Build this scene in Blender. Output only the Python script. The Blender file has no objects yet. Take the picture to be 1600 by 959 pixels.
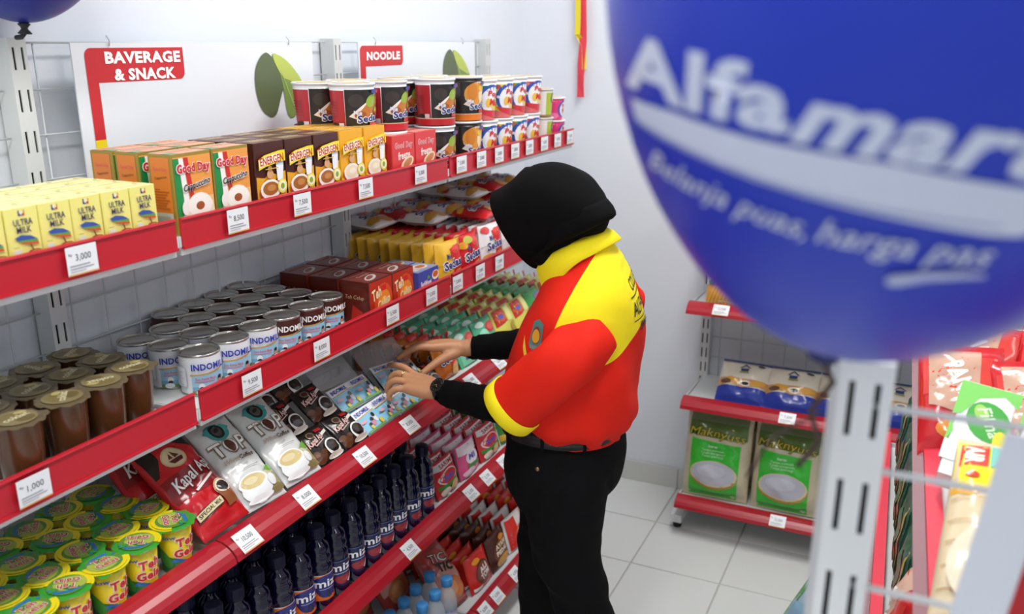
import bpy, bmesh, math, random
from mathutils import Vector, Matrix, noise
from mathutils.geometry import tessellate_polygon
from mathutils.bvhtree import BVHTree
random.seed(7)
sc = bpy.context.scene
COL = sc.collection
R = math.radians

# ---------------------------------------------------------------- camera
cam_d = bpy.data.cameras.new('camera'); cam = bpy.data.objects.new('camera', cam_d); COL.objects.link(cam)
PITCH, YAW, ROLL, FPX = -0.30727738, -0.435266692, 0.0011755, 1422.3
cyw, syw, cp, sp = math.cos(YAW), math.sin(YAW), math.cos(PITCH), math.sin(PITCH)
fwd = Vector((syw*cp, cyw*cp, sp)); rgt = Vector((cyw, -syw, 0)); upv = rgt.cross(fwd)
r2 = math.cos(ROLL)*rgt + math.sin(ROLL)*upv; u2 = -math.sin(ROLL)*rgt + math.cos(ROLL)*upv
CAM = Vector((1.445, 0, 1.68))
mw = Matrix((r2, u2, -fwd)).transposed().to_4x4(); mw.translation = CAM
cam.matrix_world = mw
cam_d.sensor_width = 36; cam_d.lens = FPX/1600*36; cam_d.shift_y = 34.57/1600
cam_d.clip_start = 0.02; cam_d.clip_end = 60
cam_d.dof.use_dof = True; cam_d.dof.focus_distance = 1.85; cam_d.dof.aperture_fstop = 4.0
sc.camera = cam

# ---------------------------------------------------------------- world, lights, exposure
w = bpy.data.worlds.new('daylight'); sc.world = w; w.use_nodes = True
w.node_tree.nodes['Background'].inputs[0].default_value = (0.88, 0.94, 1.0, 1)
w.node_tree.nodes['Background'].inputs[1].default_value = 1.5
def area(name, loc, sx, sy, power, col=(1, 0.99, 0.97)):
    d = bpy.data.lights.new(name, 'AREA'); d.shape = 'RECTANGLE'; d.size = sx; d.size_y = sy; d.energy = power; d.color = col
    o = bpy.data.objects.new(name, d); COL.objects.link(o); o.location = loc; return o
LAMPS = [(1.08, 0.1), (1.08, 2.1), (3.2, 0.1), (3.2, 2.1)]
for lx, ly in LAMPS:
    area('fluorescent_light', (lx, ly, 2.92), 0.30, 1.15, 54 if lx < 2 else 14)
sc.view_settings.view_transform = 'Standard'; sc.view_settings.look = 'None'
sc.view_settings.gamma = 1.0; sc.view_settings.use_curve_mapping = False
sc.view_settings.exposure = -0.93

# ---------------------------------------------------------------- materials
def lin(h):
    h = h.lstrip('#')
    c = [int(h[i:i+2], 16)/255 for i in (0, 2, 4)]
    return [x/12.92 if x <= .04045 else ((x+.055)/1.055)**2.4 for x in c]
MC = {}
def M(h, rough=.42, metal=0.0, var=0.0, scale=30, bump=0.0, **kw):
    k = (h, rough, metal, var, scale, bump, tuple(sorted(kw.items())))
    if k in MC: return MC[k]
    m = bpy.data.materials.new('paint_'+h.strip('#')); m.use_nodes = True
    nt = m.node_tree; b = nt.nodes['Principled BSDF']
    c = lin(h)+[1]
    b.inputs['Base Color'].default_value = c
    b.inputs['Roughness'].default_value = rough; b.inputs['Metallic'].default_value = metal
    for n, v in kw.items(): b.inputs[n.replace('_', ' ')].default_value = v
    if var or bump:
        tc = nt.nodes.new('ShaderNodeTexCoord'); nz = nt.nodes.new('ShaderNodeTexNoise')
        nz.inputs['Scale'].default_value = scale; nz.inputs['Detail'].default_value = 4
        nt.links.new(tc.outputs['Object'], nz.inputs['Vector'])
        if var:
            mx = nt.nodes.new('ShaderNodeMix'); mx.data_type = 'RGBA'
            mx.inputs[6].default_value = [x*(1-var) for x in c[:3]]+[1]
            mx.inputs[7].default_value = [min(1, x*(1+var)) for x in c[:3]]+[1]
            nt.links.new(nz.outputs['Fac'], mx.inputs[0]); nt.links.new(mx.outputs[2], b.inputs['Base Color'])
        if bump:
            bp = nt.nodes.new('ShaderNodeBump'); bp.inputs['Strength'].default_value = bump; bp.inputs['Distance'].default_value = .004
            nt.links.new(nz.outputs['Fac'], bp.inputs['Height']); nt.links.new(bp.outputs['Normal'], b.inputs['Normal'])
    MC[k] = m; return m

# ---------------------------------------------------------------- mesh builder
class Mb:
    def __init__(s): s.v, s.f, s.m, s.sm, s.mats, s.ix = [], [], [], [], [], {}
    def mi(s, m):
        if m.name not in s.ix: s.ix[m.name] = len(s.mats); s.mats.append(m)
        return s.ix[m.name]
    def add(s, vs, fs, m, smooth=False):
        o = len(s.v); s.v += [tuple(p) for p in vs]; i = s.mi(m)
        for f in fs: s.f.append([o+q for q in f]); s.m.append(i); s.sm.append(smooth)
        return s
    def box(s, x0, y0, z0, x1, y1, z1, m, top=None):
        vs = [(x0,y0,z0),(x1,y0,z0),(x1,y1,z0),(x0,y1,z0),(x0,y0,z1),(x1,y0,z1),(x1,y1,z1),(x0,y1,z1)]
        s.add(vs, [(3,2,1,0),(0,1,5,4),(1,2,6,5),(2,3,7,6),(3,0,4,7)], m); s.add(vs, [(4,5,6,7)], top or m); return s
    def rev(s, prof, m, n=28, smooth=True, cap=True):
        vs = []; fs = []
        for r, z in prof:
            for k in range(n):
                a = 2*math.pi*k/n; vs.append((r*math.sin(a), -r*math.cos(a), z))
        for j in range(len(prof)-1):
            for k in range(n): fs.append((j*n+k, j*n+(k+1)%n, (j+1)*n+(k+1)%n, (j+1)*n+k))
        if cap:
            if prof[0][0] > 1e-5: fs.append(tuple(range(n))[::-1])
            if prof[-1][0] > 1e-5: fs.append(tuple((len(prof)-1)*n+k for k in range(n)))
        return s.add(vs, fs, m, smooth)
    def tube(s, pts, rad, m, n=8, caps=True):
        pts = [Vector(p) for p in pts]; vs = []; fs = []
        up = None
        for i, p in enumerate(pts):
            t = (pts[min(i+1, len(pts)-1)]-pts[max(i-1, 0)]).normalized()
            if up is None: up = t.orthogonal().normalized()
            a = (up - t*up.dot(t)).normalized(); up = a; b = t.cross(a)
            r = rad[i] if isinstance(rad, (list, tuple)) else rad
            for k in range(n):
                th = 2*math.pi*k/n; vs.append(p+a*math.cos(th)*r+b*math.sin(th)*r)
        for j in range(len(pts)-1):
            for k in range(n): fs.append((j*n+k, j*n+(k+1)%n, (j+1)*n+(k+1)%n, (j+1)*n+k))
        if caps: fs += [tuple(range(n))[::-1], tuple((len(pts)-1)*n+k for k in range(n))]
        return s.add(vs, fs, m, True)
    def prism(s, prof, axis, a0, a1, m, smooth=False):
        """closed 2-D outline swept along an axis; axis 'y': outline is (x,z); 'x': (y,z); 'z': (x,y)"""
        n = len(prof)
        mk = {'y': lambda p, a: (p[0], a, p[1]), 'x': lambda p, a: (a, p[0], p[1]), 'z': lambda p, a: (p[0], p[1], a)}[axis]
        vs = [mk(p, a0) for p in prof]+[mk(p, a1) for p in prof]
        fs = [(k, (k+1) % n, n+(k+1) % n, n+k) for k in range(n)]
        tri = tessellate_polygon([[Vector((p[0], p[1], 0)) for p in prof]])
        fs += [tuple(t) for t in tri]+[tuple(n+q for q in t)[::-1] for t in tri]
        return s.add(vs, fs, m, smooth)
    def build(s, name, recalc=False):
        me = bpy.data.meshes.new(name); me.from_pydata(s.v, [], s.f)
        for m in s.mats: me.materials.append(m)
        me.polygons.foreach_set('material_index', s.m); me.polygons.foreach_set('use_smooth', s.sm)
        if recalc:
            b = bmesh.new(); b.from_mesh(me); bmesh.ops.recalc_face_normals(b, faces=b.faces); b.to_mesh(me); b.free()
        me.update(); return me
    # ---- flat print laid on a surface
    def art(s, S, ops, ml=9, rough=.4, lift=.0005, dl=.00018, smooth=False):
        for i, op in enumerate(ops):
            T, col = tris_of(op, ml); l = lift+dl*i
            ids = {}; vs = []; fs = []
            for t in T:
                a, b, c = t
                if (b[0]-a[0])*(c[1]-a[1])-(b[1]-a[1])*(c[0]-a[0]) < 0: t = (a, c, b)
                f = []
                for p in t:
                    k = (round(p[0], 5), round(p[1], 5))
                    if k not in ids: ids[k] = len(vs); vs.append(S(p[0], p[1], l))
                    f.append(ids[k])
                if len(set(f)) == 3: fs.append(f)
            s.add(vs, fs, M(col, rough), smooth)
        return s

def split(T, ml):
    if ml > 5: return T
    out = []; st = list(T)
    while st:
        t = st.pop(); d = [math.dist(t[i], t[(i+1) % 3]) for i in range(3)]; k = d.index(max(d))
        if d[k] <= ml: out.append(t); continue
        a, b, c = t[k], t[(k+1) % 3], t[(k+2) % 3]; m = ((a[0]+b[0])/2, (a[1]+b[1])/2)
        st += [(a, m, c), (m, b, c)]
    return out
TC = {}
def text_tris(txt, shear, bold):
    k = (txt, shear, bold)
    if k in TC: return TC[k]
    c = bpy.data.curves.new('lettering', 'FONT'); c.body = txt; c.resolution_u = 2; c.shear = shear; c.offset = bold; c.space_line = .85; c.space_character = 1+1.6*bold; c.align_x = 'CENTER'
    o = bpy.data.objects.new('lettering', c); COL.objects.link(o)
    dg = bpy.context.evaluated_depsgraph_get(); e = o.evaluated_get(dg); me = e.to_mesh()
    me.calc_loop_triangles(); V = [(v.co.x, v.co.y) for v in me.vertices]
    T = [tuple(V[i] for i in t.vertices) for t in me.loop_triangles]
    e.to_mesh_clear(); bpy.data.objects.remove(o); bpy.data.curves.remove(c)
    xs = [p[0] for t in T for p in t]; ys = [p[1] for t in T for p in t]
    x0, x1, y0, y1 = min(xs), max(xs), min(ys), max(ys)
    T = [tuple(((p[0]-x0)/(x1-x0)-.5, (p[1]-y0)/(y1-y0)-.5) for p in t) for t in T]
    TC[k] = T; return T
def tris_of(op, ml):
    k = op[0]
    if k == 'r':
        _, x0, y0, x1, y1, col = op
        nx = max(1, math.ceil((x1-x0)/ml)); ny = max(1, math.ceil((y1-y0)/ml)); T = []
        P = lambda i, j: (x0+(x1-x0)*i/nx, y0+(y1-y0)*j/ny)
        for i in range(nx):
            for j in range(ny): T += [(P(i, j), P(i+1, j), P(i+1, j+1)), (P(i, j), P(i+1, j+1), P(i, j+1))]
        return T, col
    if k == 'e':
        cx, cy, rx, ry, col = op[1:6]; rot = op[6] if len(op) > 6 else 0; n = 18
        nr = max(1, math.ceil(max(rx, ry)/ml)); cr, sr = math.cos(rot), math.sin(rot)
        def P(i, j):
            a = 2*math.pi*i/n; x = rx*j/nr*math.cos(a); y = ry*j/nr*math.sin(a); return (cx+x*cr-y*sr, cy+x*sr+y*cr)
        T = []
        for i in range(n):
            T.append(((cx, cy), P(i, 1), P(i+1, 1)))
            for j in range(1, nr): T += [(P(i, j), P(i, j+1), P(i+1, j+1)), (P(i, j), P(i+1, j+1), P(i+1, j))]
        return T, col
    if k == 'p':
        pts = op[1]; tr = tessellate_polygon([[Vector((p[0], p[1], 0)) for p in pts]])
        return split([tuple(pts[i] for i in t) for t in tr], ml), op[2]
    if k == 't':
        _, txt, cx, cy, w_, h_, col = op[:7]; o = op[7] if len(op) > 7 else {}
        rot = o.get('rot', 0); cr, sr = math.cos(rot), math.sin(rot); arch = o.get('arch', 0)
        T = text_tris(txt, o.get('shear', 0), o.get('bold', 0.0))
        def q(p):
            x, y = p[0]*w_, p[1]*h_ + arch*(1-4*p[0]*p[0])
            return (cx+x*cr-y*sr, cy+x*sr+y*cr)
        return split([tuple(q(p) for p in t) for t in T], ml), col
def rrect(x0, y0, x1, y1, r, corners='1111', n=5):
    pts = []
    for (cx, cy, a0, on, sx, sy) in ((x1-r, y0+r, -90, corners[0], x1, y0), (x1-r, y1-r, 0, corners[1], x1, y1), (x0+r, y1-r, 90, corners[2], x0, y1), (x0+r, y0+r, 180, corners[3], x0, y0)):
        if on == '1': pts += [(cx+r*math.cos(R(a0+90*i/n)), cy+r*math.sin(R(a0+90*i/n))) for i in range(n+1)]
        else: pts.append((sx, sy))
    return pts

# ---------------------------------------------------------------- objects
def obj(name, me, parent=None, loc=None, rot=None):
    o = bpy.data.objects.new(name, me); COL.objects.link(o)
    if parent: o.parent = parent
    if loc: o.location = loc
    if rot: o.rotation_euler = rot
    return o
def tag(o, label, cat, group=None):
    o['label'] = label; o['category'] = cat
    if group: o['group'] = group
    return o
def thing(name, label, cat, loc=(0, 0, 0), rot=(0, 0, 0), group=None):
    o = bpy.data.objects.new(name, None); o.empty_display_size = .02; COL.objects.link(o)
    o.location = loc; o.rotation_euler = rot; return tag(o, label, cat, group)
def struct(name, me, **k):
    o = obj(name, me, **k); o['kind'] = 'structure'; return o
ORD = ['first', 'second', 'third', 'fourth', 'fifth', 'sixth', 'seventh', 'eighth', 'ninth', 'tenth', 'eleventh', 'twelfth', 'thirteenth', 'fourteenth', 'fifteenth']
RZ = R(90)   # goods on the wall rack face +x

# surfaces that print can be laid on
def S_front(d): return lambda u, v, l: (u, -d/2-l, v)
def S_left(w_): return lambda u, v, l: (-w_/2-l, -u, v)
def S_top(h): return lambda u, v, l: (u, v, h+l)
def S_rev(rf):
    def S(u, v, l):
        r = rf(v); a = u/rf(0); return ((r+l)*math.sin(a), -(r+l)*math.cos(a), v)
    return S
def S_topdisc(z): return lambda u, v, l: (u, v, z+l)

# ================================================================ the room
WALL = M('#e6eaf1', .6, var=.02, scale=3, bump=.05)
tile_m = M('#dfe1de', .22, var=.02, scale=6)
fl = Mb(); fl.box(-.1, -2.2, -.08, 4.3, 3.31, -.004, M('#b9b6b0', .8)); floor = struct('floor', fl.build('floor'))
tb = Mb(); g = .0022
tb.add([(g,g,-.004),(.3-g,g,-.004),(.3-g,.3-g,-.004),(g,.3-g,-.004),(g+.001,g+.001,0),(.299-g,g+.001,0),(.299-g,.299-g,0),(g+.001,.299-g,0)],
       [(0,1,5,4),(1,2,6,5),(2,3,7,6),(3,0,4,7),(4,5,6,7)], tile_m)
tme = tb.build('tile')
for i in range(-1, 11):
    for j in range(0, 17):
        x0 = .075+.3*i; y0 = 3.21-.3*(j+1)
        if x0 < -.25 or x0 > 3.4: continue
        obj('tile', tme, floor, (x0, y0, 0))
wb = Mb(); wb.box(-.1, -2.2, -.08, 0, 3.31, 3.05, WALL); struct('wall_left', wb.build('wall_left'))
wb = Mb(); wb.box(0, 3.21, -.08, 4.3, 3.31, 3.05, WALL); struct('wall_back', wb.build('wall_back'))
wb = Mb(); wb.box(4.3, -2.2, -.08, 4.4, 3.31, 3.05, WALL); struct('wall_right', wb.build('wall_right'))
wb = Mb(); wb.box(-.1, -2.2, 3.0, 4.4, 3.31, 3.1, M('#f2f4f6', .7)); struct('ceiling', wb.build('ceiling'))
bb = Mb(); bb.box(0, 3.2, 0, 4.3, 3.21, .08, M('#b9b6b0', .8)); base = struct('baseboard_back', bb.build('baseboard_back'))
bt = Mb(); bt.box(g, -.004, .001, .3-g, 0, .083, M('#d3d3cf', .3)); bme = bt.build('tile')
for i in range(14): obj('tile', bme, base, (.075+.3*(i-1) if i else .0, 3.2, 0)) if i else None
# ceiling lamps (tubes in a tray) that hold the lights
for n, (lx, ly) in enumerate(LAMPS):
    t = thing('ceiling_lamp', 'white twin tube lamp on the ceiling, %s of the four' % ['front one over the wall rack', 'back one over the wall rack', 'front one over the far aisle', 'back one over the far aisle'][n], 'lamp', (lx, ly, 3.0), group='ceiling lamps')
    b = Mb(); b.box(-.17, -.62, -.03, .17, .62, 0, M('#f4f4f4', .5)); obj('tray', b.build('tray'), t)
    em = M('#ffffff', .5, Emission_Color=(1, 1, 1, 1), Emission_Strength=6.0)
    for sx in (-.08, .08):
        b = Mb(); b.tube([(sx, -.58, -.05), (sx, .58, -.05)], .014, em); obj('tube', b.build('tube'), t)
# ================================================================ racks
STEEL = M('#d6d9d8', .38, var=.02, scale=8); SLOT_SHADE = M('#1c1a20', .7); WIRE = M('#cfd6d8', .35)
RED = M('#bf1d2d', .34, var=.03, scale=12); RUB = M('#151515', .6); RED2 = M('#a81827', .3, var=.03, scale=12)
def slot_plate(b, x, yc, z0, z1, wdt=.034, sep=.0165, pitch=.068, sl=.036, sw=.0045, deep=.04, steel=STEEL):
    """channel upright facing +x with two columns of slots cut through its front plate"""
    xf, xb = x, x-.002; ya, yb = yc-wdt/2, yc+wdt/2
    cs = [yc-sep/2-sw/2, yc-sep/2+sw/2, yc+sep/2-sw/2, yc+sep/2+sw/2]
    b.box(xb, ya, z0, xf, cs[0], z1, steel); b.box(xb, cs[1], z0, xf, cs[2], z1, steel); b.box(xb, cs[3], z0, xf, yb, z1, steel)
    z = z1-.012; 
    b.box(xb, cs[0], z, xf, cs[1], z1, steel); b.box(xb, cs[2], z, xf, cs[3], z1, steel)
    while z-sl > z0:
        zl = max(z0, z-pitch); 
        for a, c in ((cs[0], cs[1]), (cs[2], cs[3])): b.box(xb, a, zl, xf, c, z-sl, steel)
        z -= pitch
    b.box(x-deep, ya, z0, xb, ya+.002, z1, steel); b.box(x-deep, yb-.002, z0, xb, yb, z1, steel)
    b.box(x-.012, ya+.002, z0, x-.010, yb-.002, z1, SLOT_SHADE); b.box(x-deep, ya, z1, xf, yb, z1+.003, steel)  # dark plate in the hollow channel paints the shade behind the slots
def wire_grid(b, x, y0, y1, z0, z1, py=.077, pz=.077, r=.0019):
    y = y0+.03
    while y < y1: b.tube([(x, y, z0), (x, y, z1)], r, WIRE, 5); y += py
    z = z1
    while z > z0: b.tube([(x+.003, y0, z), (x+.003, y1, z)], r, WIRE, 5); z -= pz
FLAT = lambda xs, zt, h: [(xs-.004, zt-h), (xs+.003, zt-h), (xs+.003, zt-h+.004), (xs, zt-h+.004), (xs, zt-.004), (xs+.003, zt-.003), (xs+.002, zt), (xs-.004, zt)]
CUR = [(0, 0), (.014, -.002), (.027, -.007), (.037, -.014), (.044, -.023), (.048, -.034)]
def CURVE(xs, zt): return [(xs+a, zt+c) for a, c in CUR][::-1]+[(xs-.003, zt-.003), (xs+.010, zt-.006), (xs+.024, zt-.012), (xs+.034, zt-.020), (xs+.041, zt-.034)]
LIP = lambda xs, zt: [(xs, zt-.05), (xs, zt), (xs+.0, zt), (xs-.021, zt+.006), (xs-.021, zt+.002), (xs-.004, zt-.004), (xs-.004, zt-.05)]
def shelf(root, kind, xs, zt, h, deck, y0, y1, ends=True):
    b = Mb(); b.box(.03, y0+.006, deck-.022, xs-.004, y1-.006, deck, STEEL)
    s = obj('shelf', b.build('shelf'), root)
    b = Mb()
    if kind == 'flat': b.prism(FLAT(xs, zt, h), 'y', y0+.006, y1-.006, RED)
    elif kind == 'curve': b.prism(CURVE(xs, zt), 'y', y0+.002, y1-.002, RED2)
    else: b.prism(LIP(xs, zt), 'y', y0+.002, y1-.002, M('#e0364a', .4))
    obj('front_strip', b.build('front_strip', True), s)
    if kind == 'lip':
        b = Mb(); b.prism([(xs+.001, zt-.004), (xs+.016, zt-.014), (xs+.016, zt-.0155), (xs+.001, zt-.0065)], 'y', y0+.002, y1-.002, M('#c99aa0', .2, Transmission_Weight=.55))
        obj('ticket_channel', b.build('ticket_channel', True), s, ).__setitem__('label', 'clear plastic ticket channel')
    xe = xs-.002 if kind != 'curve' else xs-.004; zb = zt-h if kind == 'flat' else deck-.02
    for yy in (y0+.003, y1-.003):
        b = Mb(); b.prism([(.045, deck-.001), (.045, deck-.085), (.09, deck-.085), (xe-.03, zb-.006), (xe-.006, zb-.004), (xe, zb+.004), (xe, deck+.01), (xe-.02, deck+.01)], 'y', yy-.0022, yy+.0022, STEEL)
        obj('bracket', b.build('bracket', True), s)
    return s
def rack(name_label, loc, rot, y0, y1, top, shelves, last=False, grid=True, group=None, pitch=.068):
    t = thing('shelf_rack', name_label, 'shelf rack', loc, rot, group)
    for yy in ([y0, y1] if last else [y0]):
        b = Mb(); slot_plate(b, .045, yy, .02, top, pitch=pitch); obj('upright', b.build('upright'), t)
        b = Mb(); b.box(.0, yy-.02, .03, .32, yy+.02, .06, STEEL); f = obj('base_leg', b.build('base_leg'), t)
        b = Mb(); b.rev([(.012, 0), (.016, .006), (.016, .012), (.006, .016), (.006, .04)], RUB, 12)
        obj('leveller', b.build('leveller'), f, (.29, yy, 0))
    if grid:
        b = Mb(); wire_grid(b, .018, y0+.02, y1-.02, .16, top-.005); g_ = obj('wire_grid', b.build('wire_grid'), t); 
    for s in shelves: shelf(t, *s, y0, y1)
    return t
Z1, Z2, Z3, Z4, Z5 = 1.368, 1.068, .806, .479, .108
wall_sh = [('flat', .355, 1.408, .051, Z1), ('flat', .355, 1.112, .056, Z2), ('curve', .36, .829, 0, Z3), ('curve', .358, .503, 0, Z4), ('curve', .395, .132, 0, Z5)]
BY = [.178, 1.078, 1.975, 2.822]
rack('red edged wall rack bay holding milk cartons and drink cups', (0, 0, 0), (0, 0, 0), BY[0], BY[1], 1.68, wall_sh)
rack('red edged wall rack bay with the beverage sign, cans and dark bottles', (0, 0, 0), (0, 0, 0), BY[1], BY[2], 1.68, wall_sh)
rack('red edged wall rack bay with the noodle sign, behind the person', (0, 0, 0), (0, 0, 0), BY[2], BY[3], 1.68, wall_sh, last=True)
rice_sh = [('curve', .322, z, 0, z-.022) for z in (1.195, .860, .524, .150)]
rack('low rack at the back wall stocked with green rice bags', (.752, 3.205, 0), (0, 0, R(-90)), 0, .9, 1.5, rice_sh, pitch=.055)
rack('rack at the back wall, continuing the rice rack behind the slotted post', (.752, 3.205, 0), (0, 0, R(-90)), .9, 1.8, 1.5, rice_sh, last=True, pitch=.055)
RRL, RRA = (1.838, 1.5, 0), R(182.3)
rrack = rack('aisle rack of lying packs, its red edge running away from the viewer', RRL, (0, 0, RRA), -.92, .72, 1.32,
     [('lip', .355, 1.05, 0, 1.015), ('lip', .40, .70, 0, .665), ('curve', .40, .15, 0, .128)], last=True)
# near end rack: post, wires, hanging board
nr = thing('display_rack', 'white slotted post and wire end panel under the big blue balloon', 'rack', (1.418, .67, 0))
b = Mb(); slot_plate(b, .02, 0, .02, 1.462, wdt=.036, sep=.0175, pitch=.077, sl=.042, sw=.0042, deep=.05, steel=M('#f3f3f1', .45))
b.box(-.022, -.026, .02, -.012, -.018, 1.46, M('#dcdcdc', .45)); b.box(-.024, -.026, .02, -.020, -.016, 1.42, STEEL)
for v in range(len(b.v)): x, y, z = b.v[v]; b.v[v] = (y, -x, z)      # turn it to face the aisle
obj('upright', b.build('upright'), nr)
for zz in (1.431, 1.381, 1.284, 1.236, 1.187, 1.09, .99, .89, .79, .69, .59, .49, .39, .29):
    b = Mb(); b.tube([(.0, -.012, zz), (.62, -.012, zz)], .0028, M('#eef0ee', .35), 8); obj('wire', b.build('wire'), nr)
for xx in (.12, .62):
    b = Mb(); b.tube([(xx, -.008, .15), (xx, -.008, 1.431)], .0022, WIRE, 8); obj('wire', b.build('wire'), nr)
b = Mb(); b.box(-.02, -.35, .0, .02, .05, .05, STEEL); b.box(.60, -.35, 0, .64, .05, .05, STEEL); b.box(-.02, -.33, .10, .64, 0, .13, STEEL); b.box(-.02, -.02, .05, .02, .0, .12, STEEL); b.box(.60, -.02, .05, .64, 0, 1.46, STEEL); b.box(-.02, -.33, .05, .0, -.31, .1, STEEL); b.box(.62, -.33, .05, .64, -.31, .1, STEEL)
obj('base', b.build('base'), nr)

def chaikin(p, it=2):
    for _ in range(it): p = [q for i in range(len(p)) for a, b in [(p[i], p[(i+1) % len(p)])] for q in ((.75*a[0]+.25*b[0], .75*a[1]+.25*b[1]), (.25*a[0]+.75*b[0], .25*a[1]+.75*b[1]))]
    return p
# ---------------------------------------------------------------- sign boards on the wall rack
def sign(label, y0, y1, words_, hw, hh, both=False):
    t = thing('aisle_sign', label, 'sign', (.058, y0, 1.675), (R(0), 0, RZ), 'header signs on the wall rack')
    W, H = y1-y0, .36
    b = Mb(); b.box(0, 0, -H, W, .003, 0, M('#e9edf3', .35)); S = lambda u, v, l: (u, -l, v)
    ops = [('p', [(.029, -.02)]+[], '#ffffff')][:0]
    x0 = .026; zt = -.009
    ops.append(('p', rrect(x0, zt-hh, x0+hw, zt, .014, '1010'), '#cf2a30'))
    if words_[0] == 'NOODLE': ops[-1] = ('p', rrect(.006, zt-hh, .006+hw, zt, .014, '1010'), '#cf2a30'); x0 = .006
    ops.append(('r', x0, zt-.16, x0+.024, zt-hh+.002, '#cf2a30')); ops.append(('r', x0, -H+.01, x0+.024, zt-.16, '#f2d813'))
    for i, t_ in enumerate(words_):
        n = len(words_); cy = zt-hh*(i+.5)/n - (0.002 if n > 1 else 0); ww = hw*(.78 if i == 0 else .64)
        ops.append(('t', t_, x0+hw*.53+(.01 if n > 1 else 0), cy, ww, hh/n*.72 if n > 1 else hh*.42, '#ffffff', {'bold': .045}))
    # a curled green leaf
    lx, lz = W-.175, -.035; k = .9
    leaf = lambda pts: chaikin([(lx-.02+(a*1.35-.02)*k, lz-c*.92*k) for a, c in pts])
    ops += [('p', leaf([(.045, -.02), (.02, -.01), (.0, .03), (.0, .09), (.015, .14), (.05, .16), (.07, .10), (.085, .06)]), '#5d6a4a'),
            ('p', leaf([(.045, -.02), (.09, .0), (.13, .05), (.145, .09), (.135, .13), (.10, .165), (.085, .15), (.08, .09), (.07, .03)]), '#7f9a4c'),
            ('p', leaf([(.045, -.02), (.09, .0), (.13, .05), (.14, .08), (.10, .06), (.075, .05)]), '#bccb5e'),
            ('p', leaf([(.072, .03), (.074, .03), (.112, .14), (.109, .142)]), '#a9bd78')]
    b.art(S, ops, lift=.0006, dl=.0003)
    bo = obj('board', b.build('board'), t)
    for xx in (W*.12, W*.87):
        c = Mb(); c.tube([(xx, -.002, -.006), (xx, -.004, .004), (xx+.003, .006, .012)], .0012, M('#b8bcc0', .4), 5); obj('hanger', c.build('hanger'), t)
sign('white board with red header reading beverage and snack, over the coffee boxes', 1.171, 1.852, ['BAVERAGE', '& SNACK'], .236, .060)
sign('white board with short red header reading noodle, above the noodle cups', 2.046, 2.70, ['NOODLE'], .21, .052)
# board with a red print hung on the near wire panel
t = thing('hanging_board', 'white board with red print hanging on the near wire panel', 'sign', (1.508, .640, 1.434), (0, R(6), 0))
b = Mb(); b.box(0, -.003, -.5, .42, 0, 0, M('#eef0f6', .4)); b.art(lambda u, v, l: (u, -.003-l, v), [('p', [(.034, -.49), (.41, -.49), (.41, -.02), (.034, -.02)], '#c11620')], lift=.0006)
obj('board', b.build('board'), t)

# ---------------------------------------------------------------- price cards on the shelf edges
def price_card(y, z, txt, kind, where, frame='wall', xs=.357):
    b = Mb(); W, H = .052, .041
    b.box(-W/2, -.0006, -H/2, W/2, 0, H/2, M('#eceef0', .35))
    S = lambda u, v, l: (u, -.0006-l, v)
    ops = [('t', 'Rp', -.019, .009, .006, .005, '#555a66'), ('t', txt, .002, .004, .026, .011, '#4a4d5c'), ('r', -.022, -.0075, .012, -.006, '#9a9ca5'), ('r', -.022, -.0115, .018, -.010, '#a5a7af'), ('r', -W/2, -H/2, W/2, -H/2+.0022, '#e0a45c'), ('r', -.022, -.015, .004, -.0138, '#b5b7bd')]
    b.art(S, ops, lift=.0003, dl=.0001)
    tilt = 0
    if frame == 'wall':
        loc = (xs, y, z); rot = (0, 0, RZ)
        if kind == 'curve': rot = (R(-48), 0, RZ)
    else:
        loc = (y, 3.205-xs, z); rot = (R(-48), 0, 0)
    o = obj('price_card', b.build('price_card'), None, loc, rot)
    tag(o, 'white paper price card on the red shelf edge, '+where, 'price tag', 'price cards on the shelf edges')
for y, tx, wh in [(.885, '3,000', 'under the yellow milk cartons')]: price_card(y, 1.3835, tx, 'flat', wh, xs=.3615)
for (y, tx, wh) in [(1.209, '8,500', 'under the cappuccino boxes'), (1.388, '7,500', 'under the brown cereal boxes'), (1.602, '7,500', 'under the orange cereal boxes'), (1.829, '5,000', 'under the small red coffee boxes'),
        (2.03, '5,000', 'top shelf, first past the strip joint'), (2.14, '3,800', 'top shelf, second past the strip joint'), (2.247, '3,800', 'top shelf, third past the strip joint'), (2.35, '3,800', 'top shelf, fourth past the strip joint'),
        (2.45, '3,800', 'top shelf, fifth past the strip joint'), (2.56, '4,500', 'top shelf, sixth past the strip joint'), (2.665, '4,500', 'top shelf, second from its far end'), (2.77, '4,200', 'top shelf, at its far end')]:
    price_card(y, 1.3835, tx, 'flat', wh, xs=.3615)
for (y, tx, wh) in [(.754, '1,000', 'under the brown drink cups'), (1.207, '9,500', 'under the white milk cans'), (1.418, '8,000', 'under the brown milk cans'), (1.686, '5,500', 'under the red tea boxes'), (1.864, '5,500', 'under the blue tea box'),
        (1.999, '2,000', 'under the yellow noodle packs'), (2.127, '2,000', 'under the red noodle packs'), (2.246, '2,000', 'under the white noodle packs')]:
    price_card(y, 1.0845, tx, 'flat', wh, xs=.3615)
cx_, cz_ = .0345, -.0125
for (y, tx, wh) in [(1.122, '10,500', 'under the red coffee bag'), (1.296, '8,000', 'under the white coffee bags'), (1.50, '10,500', 'under the black coffee packs'), (1.69, '8,000', 'under the milk sachet strips'), (2.007, '2,000', 'between the two forearms'), (2.175, '2,000', 'beyond the far forearm')]:
    price_card(y, .829+cz_, tx, 'curve', wh, xs=.36+cx_)
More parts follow.
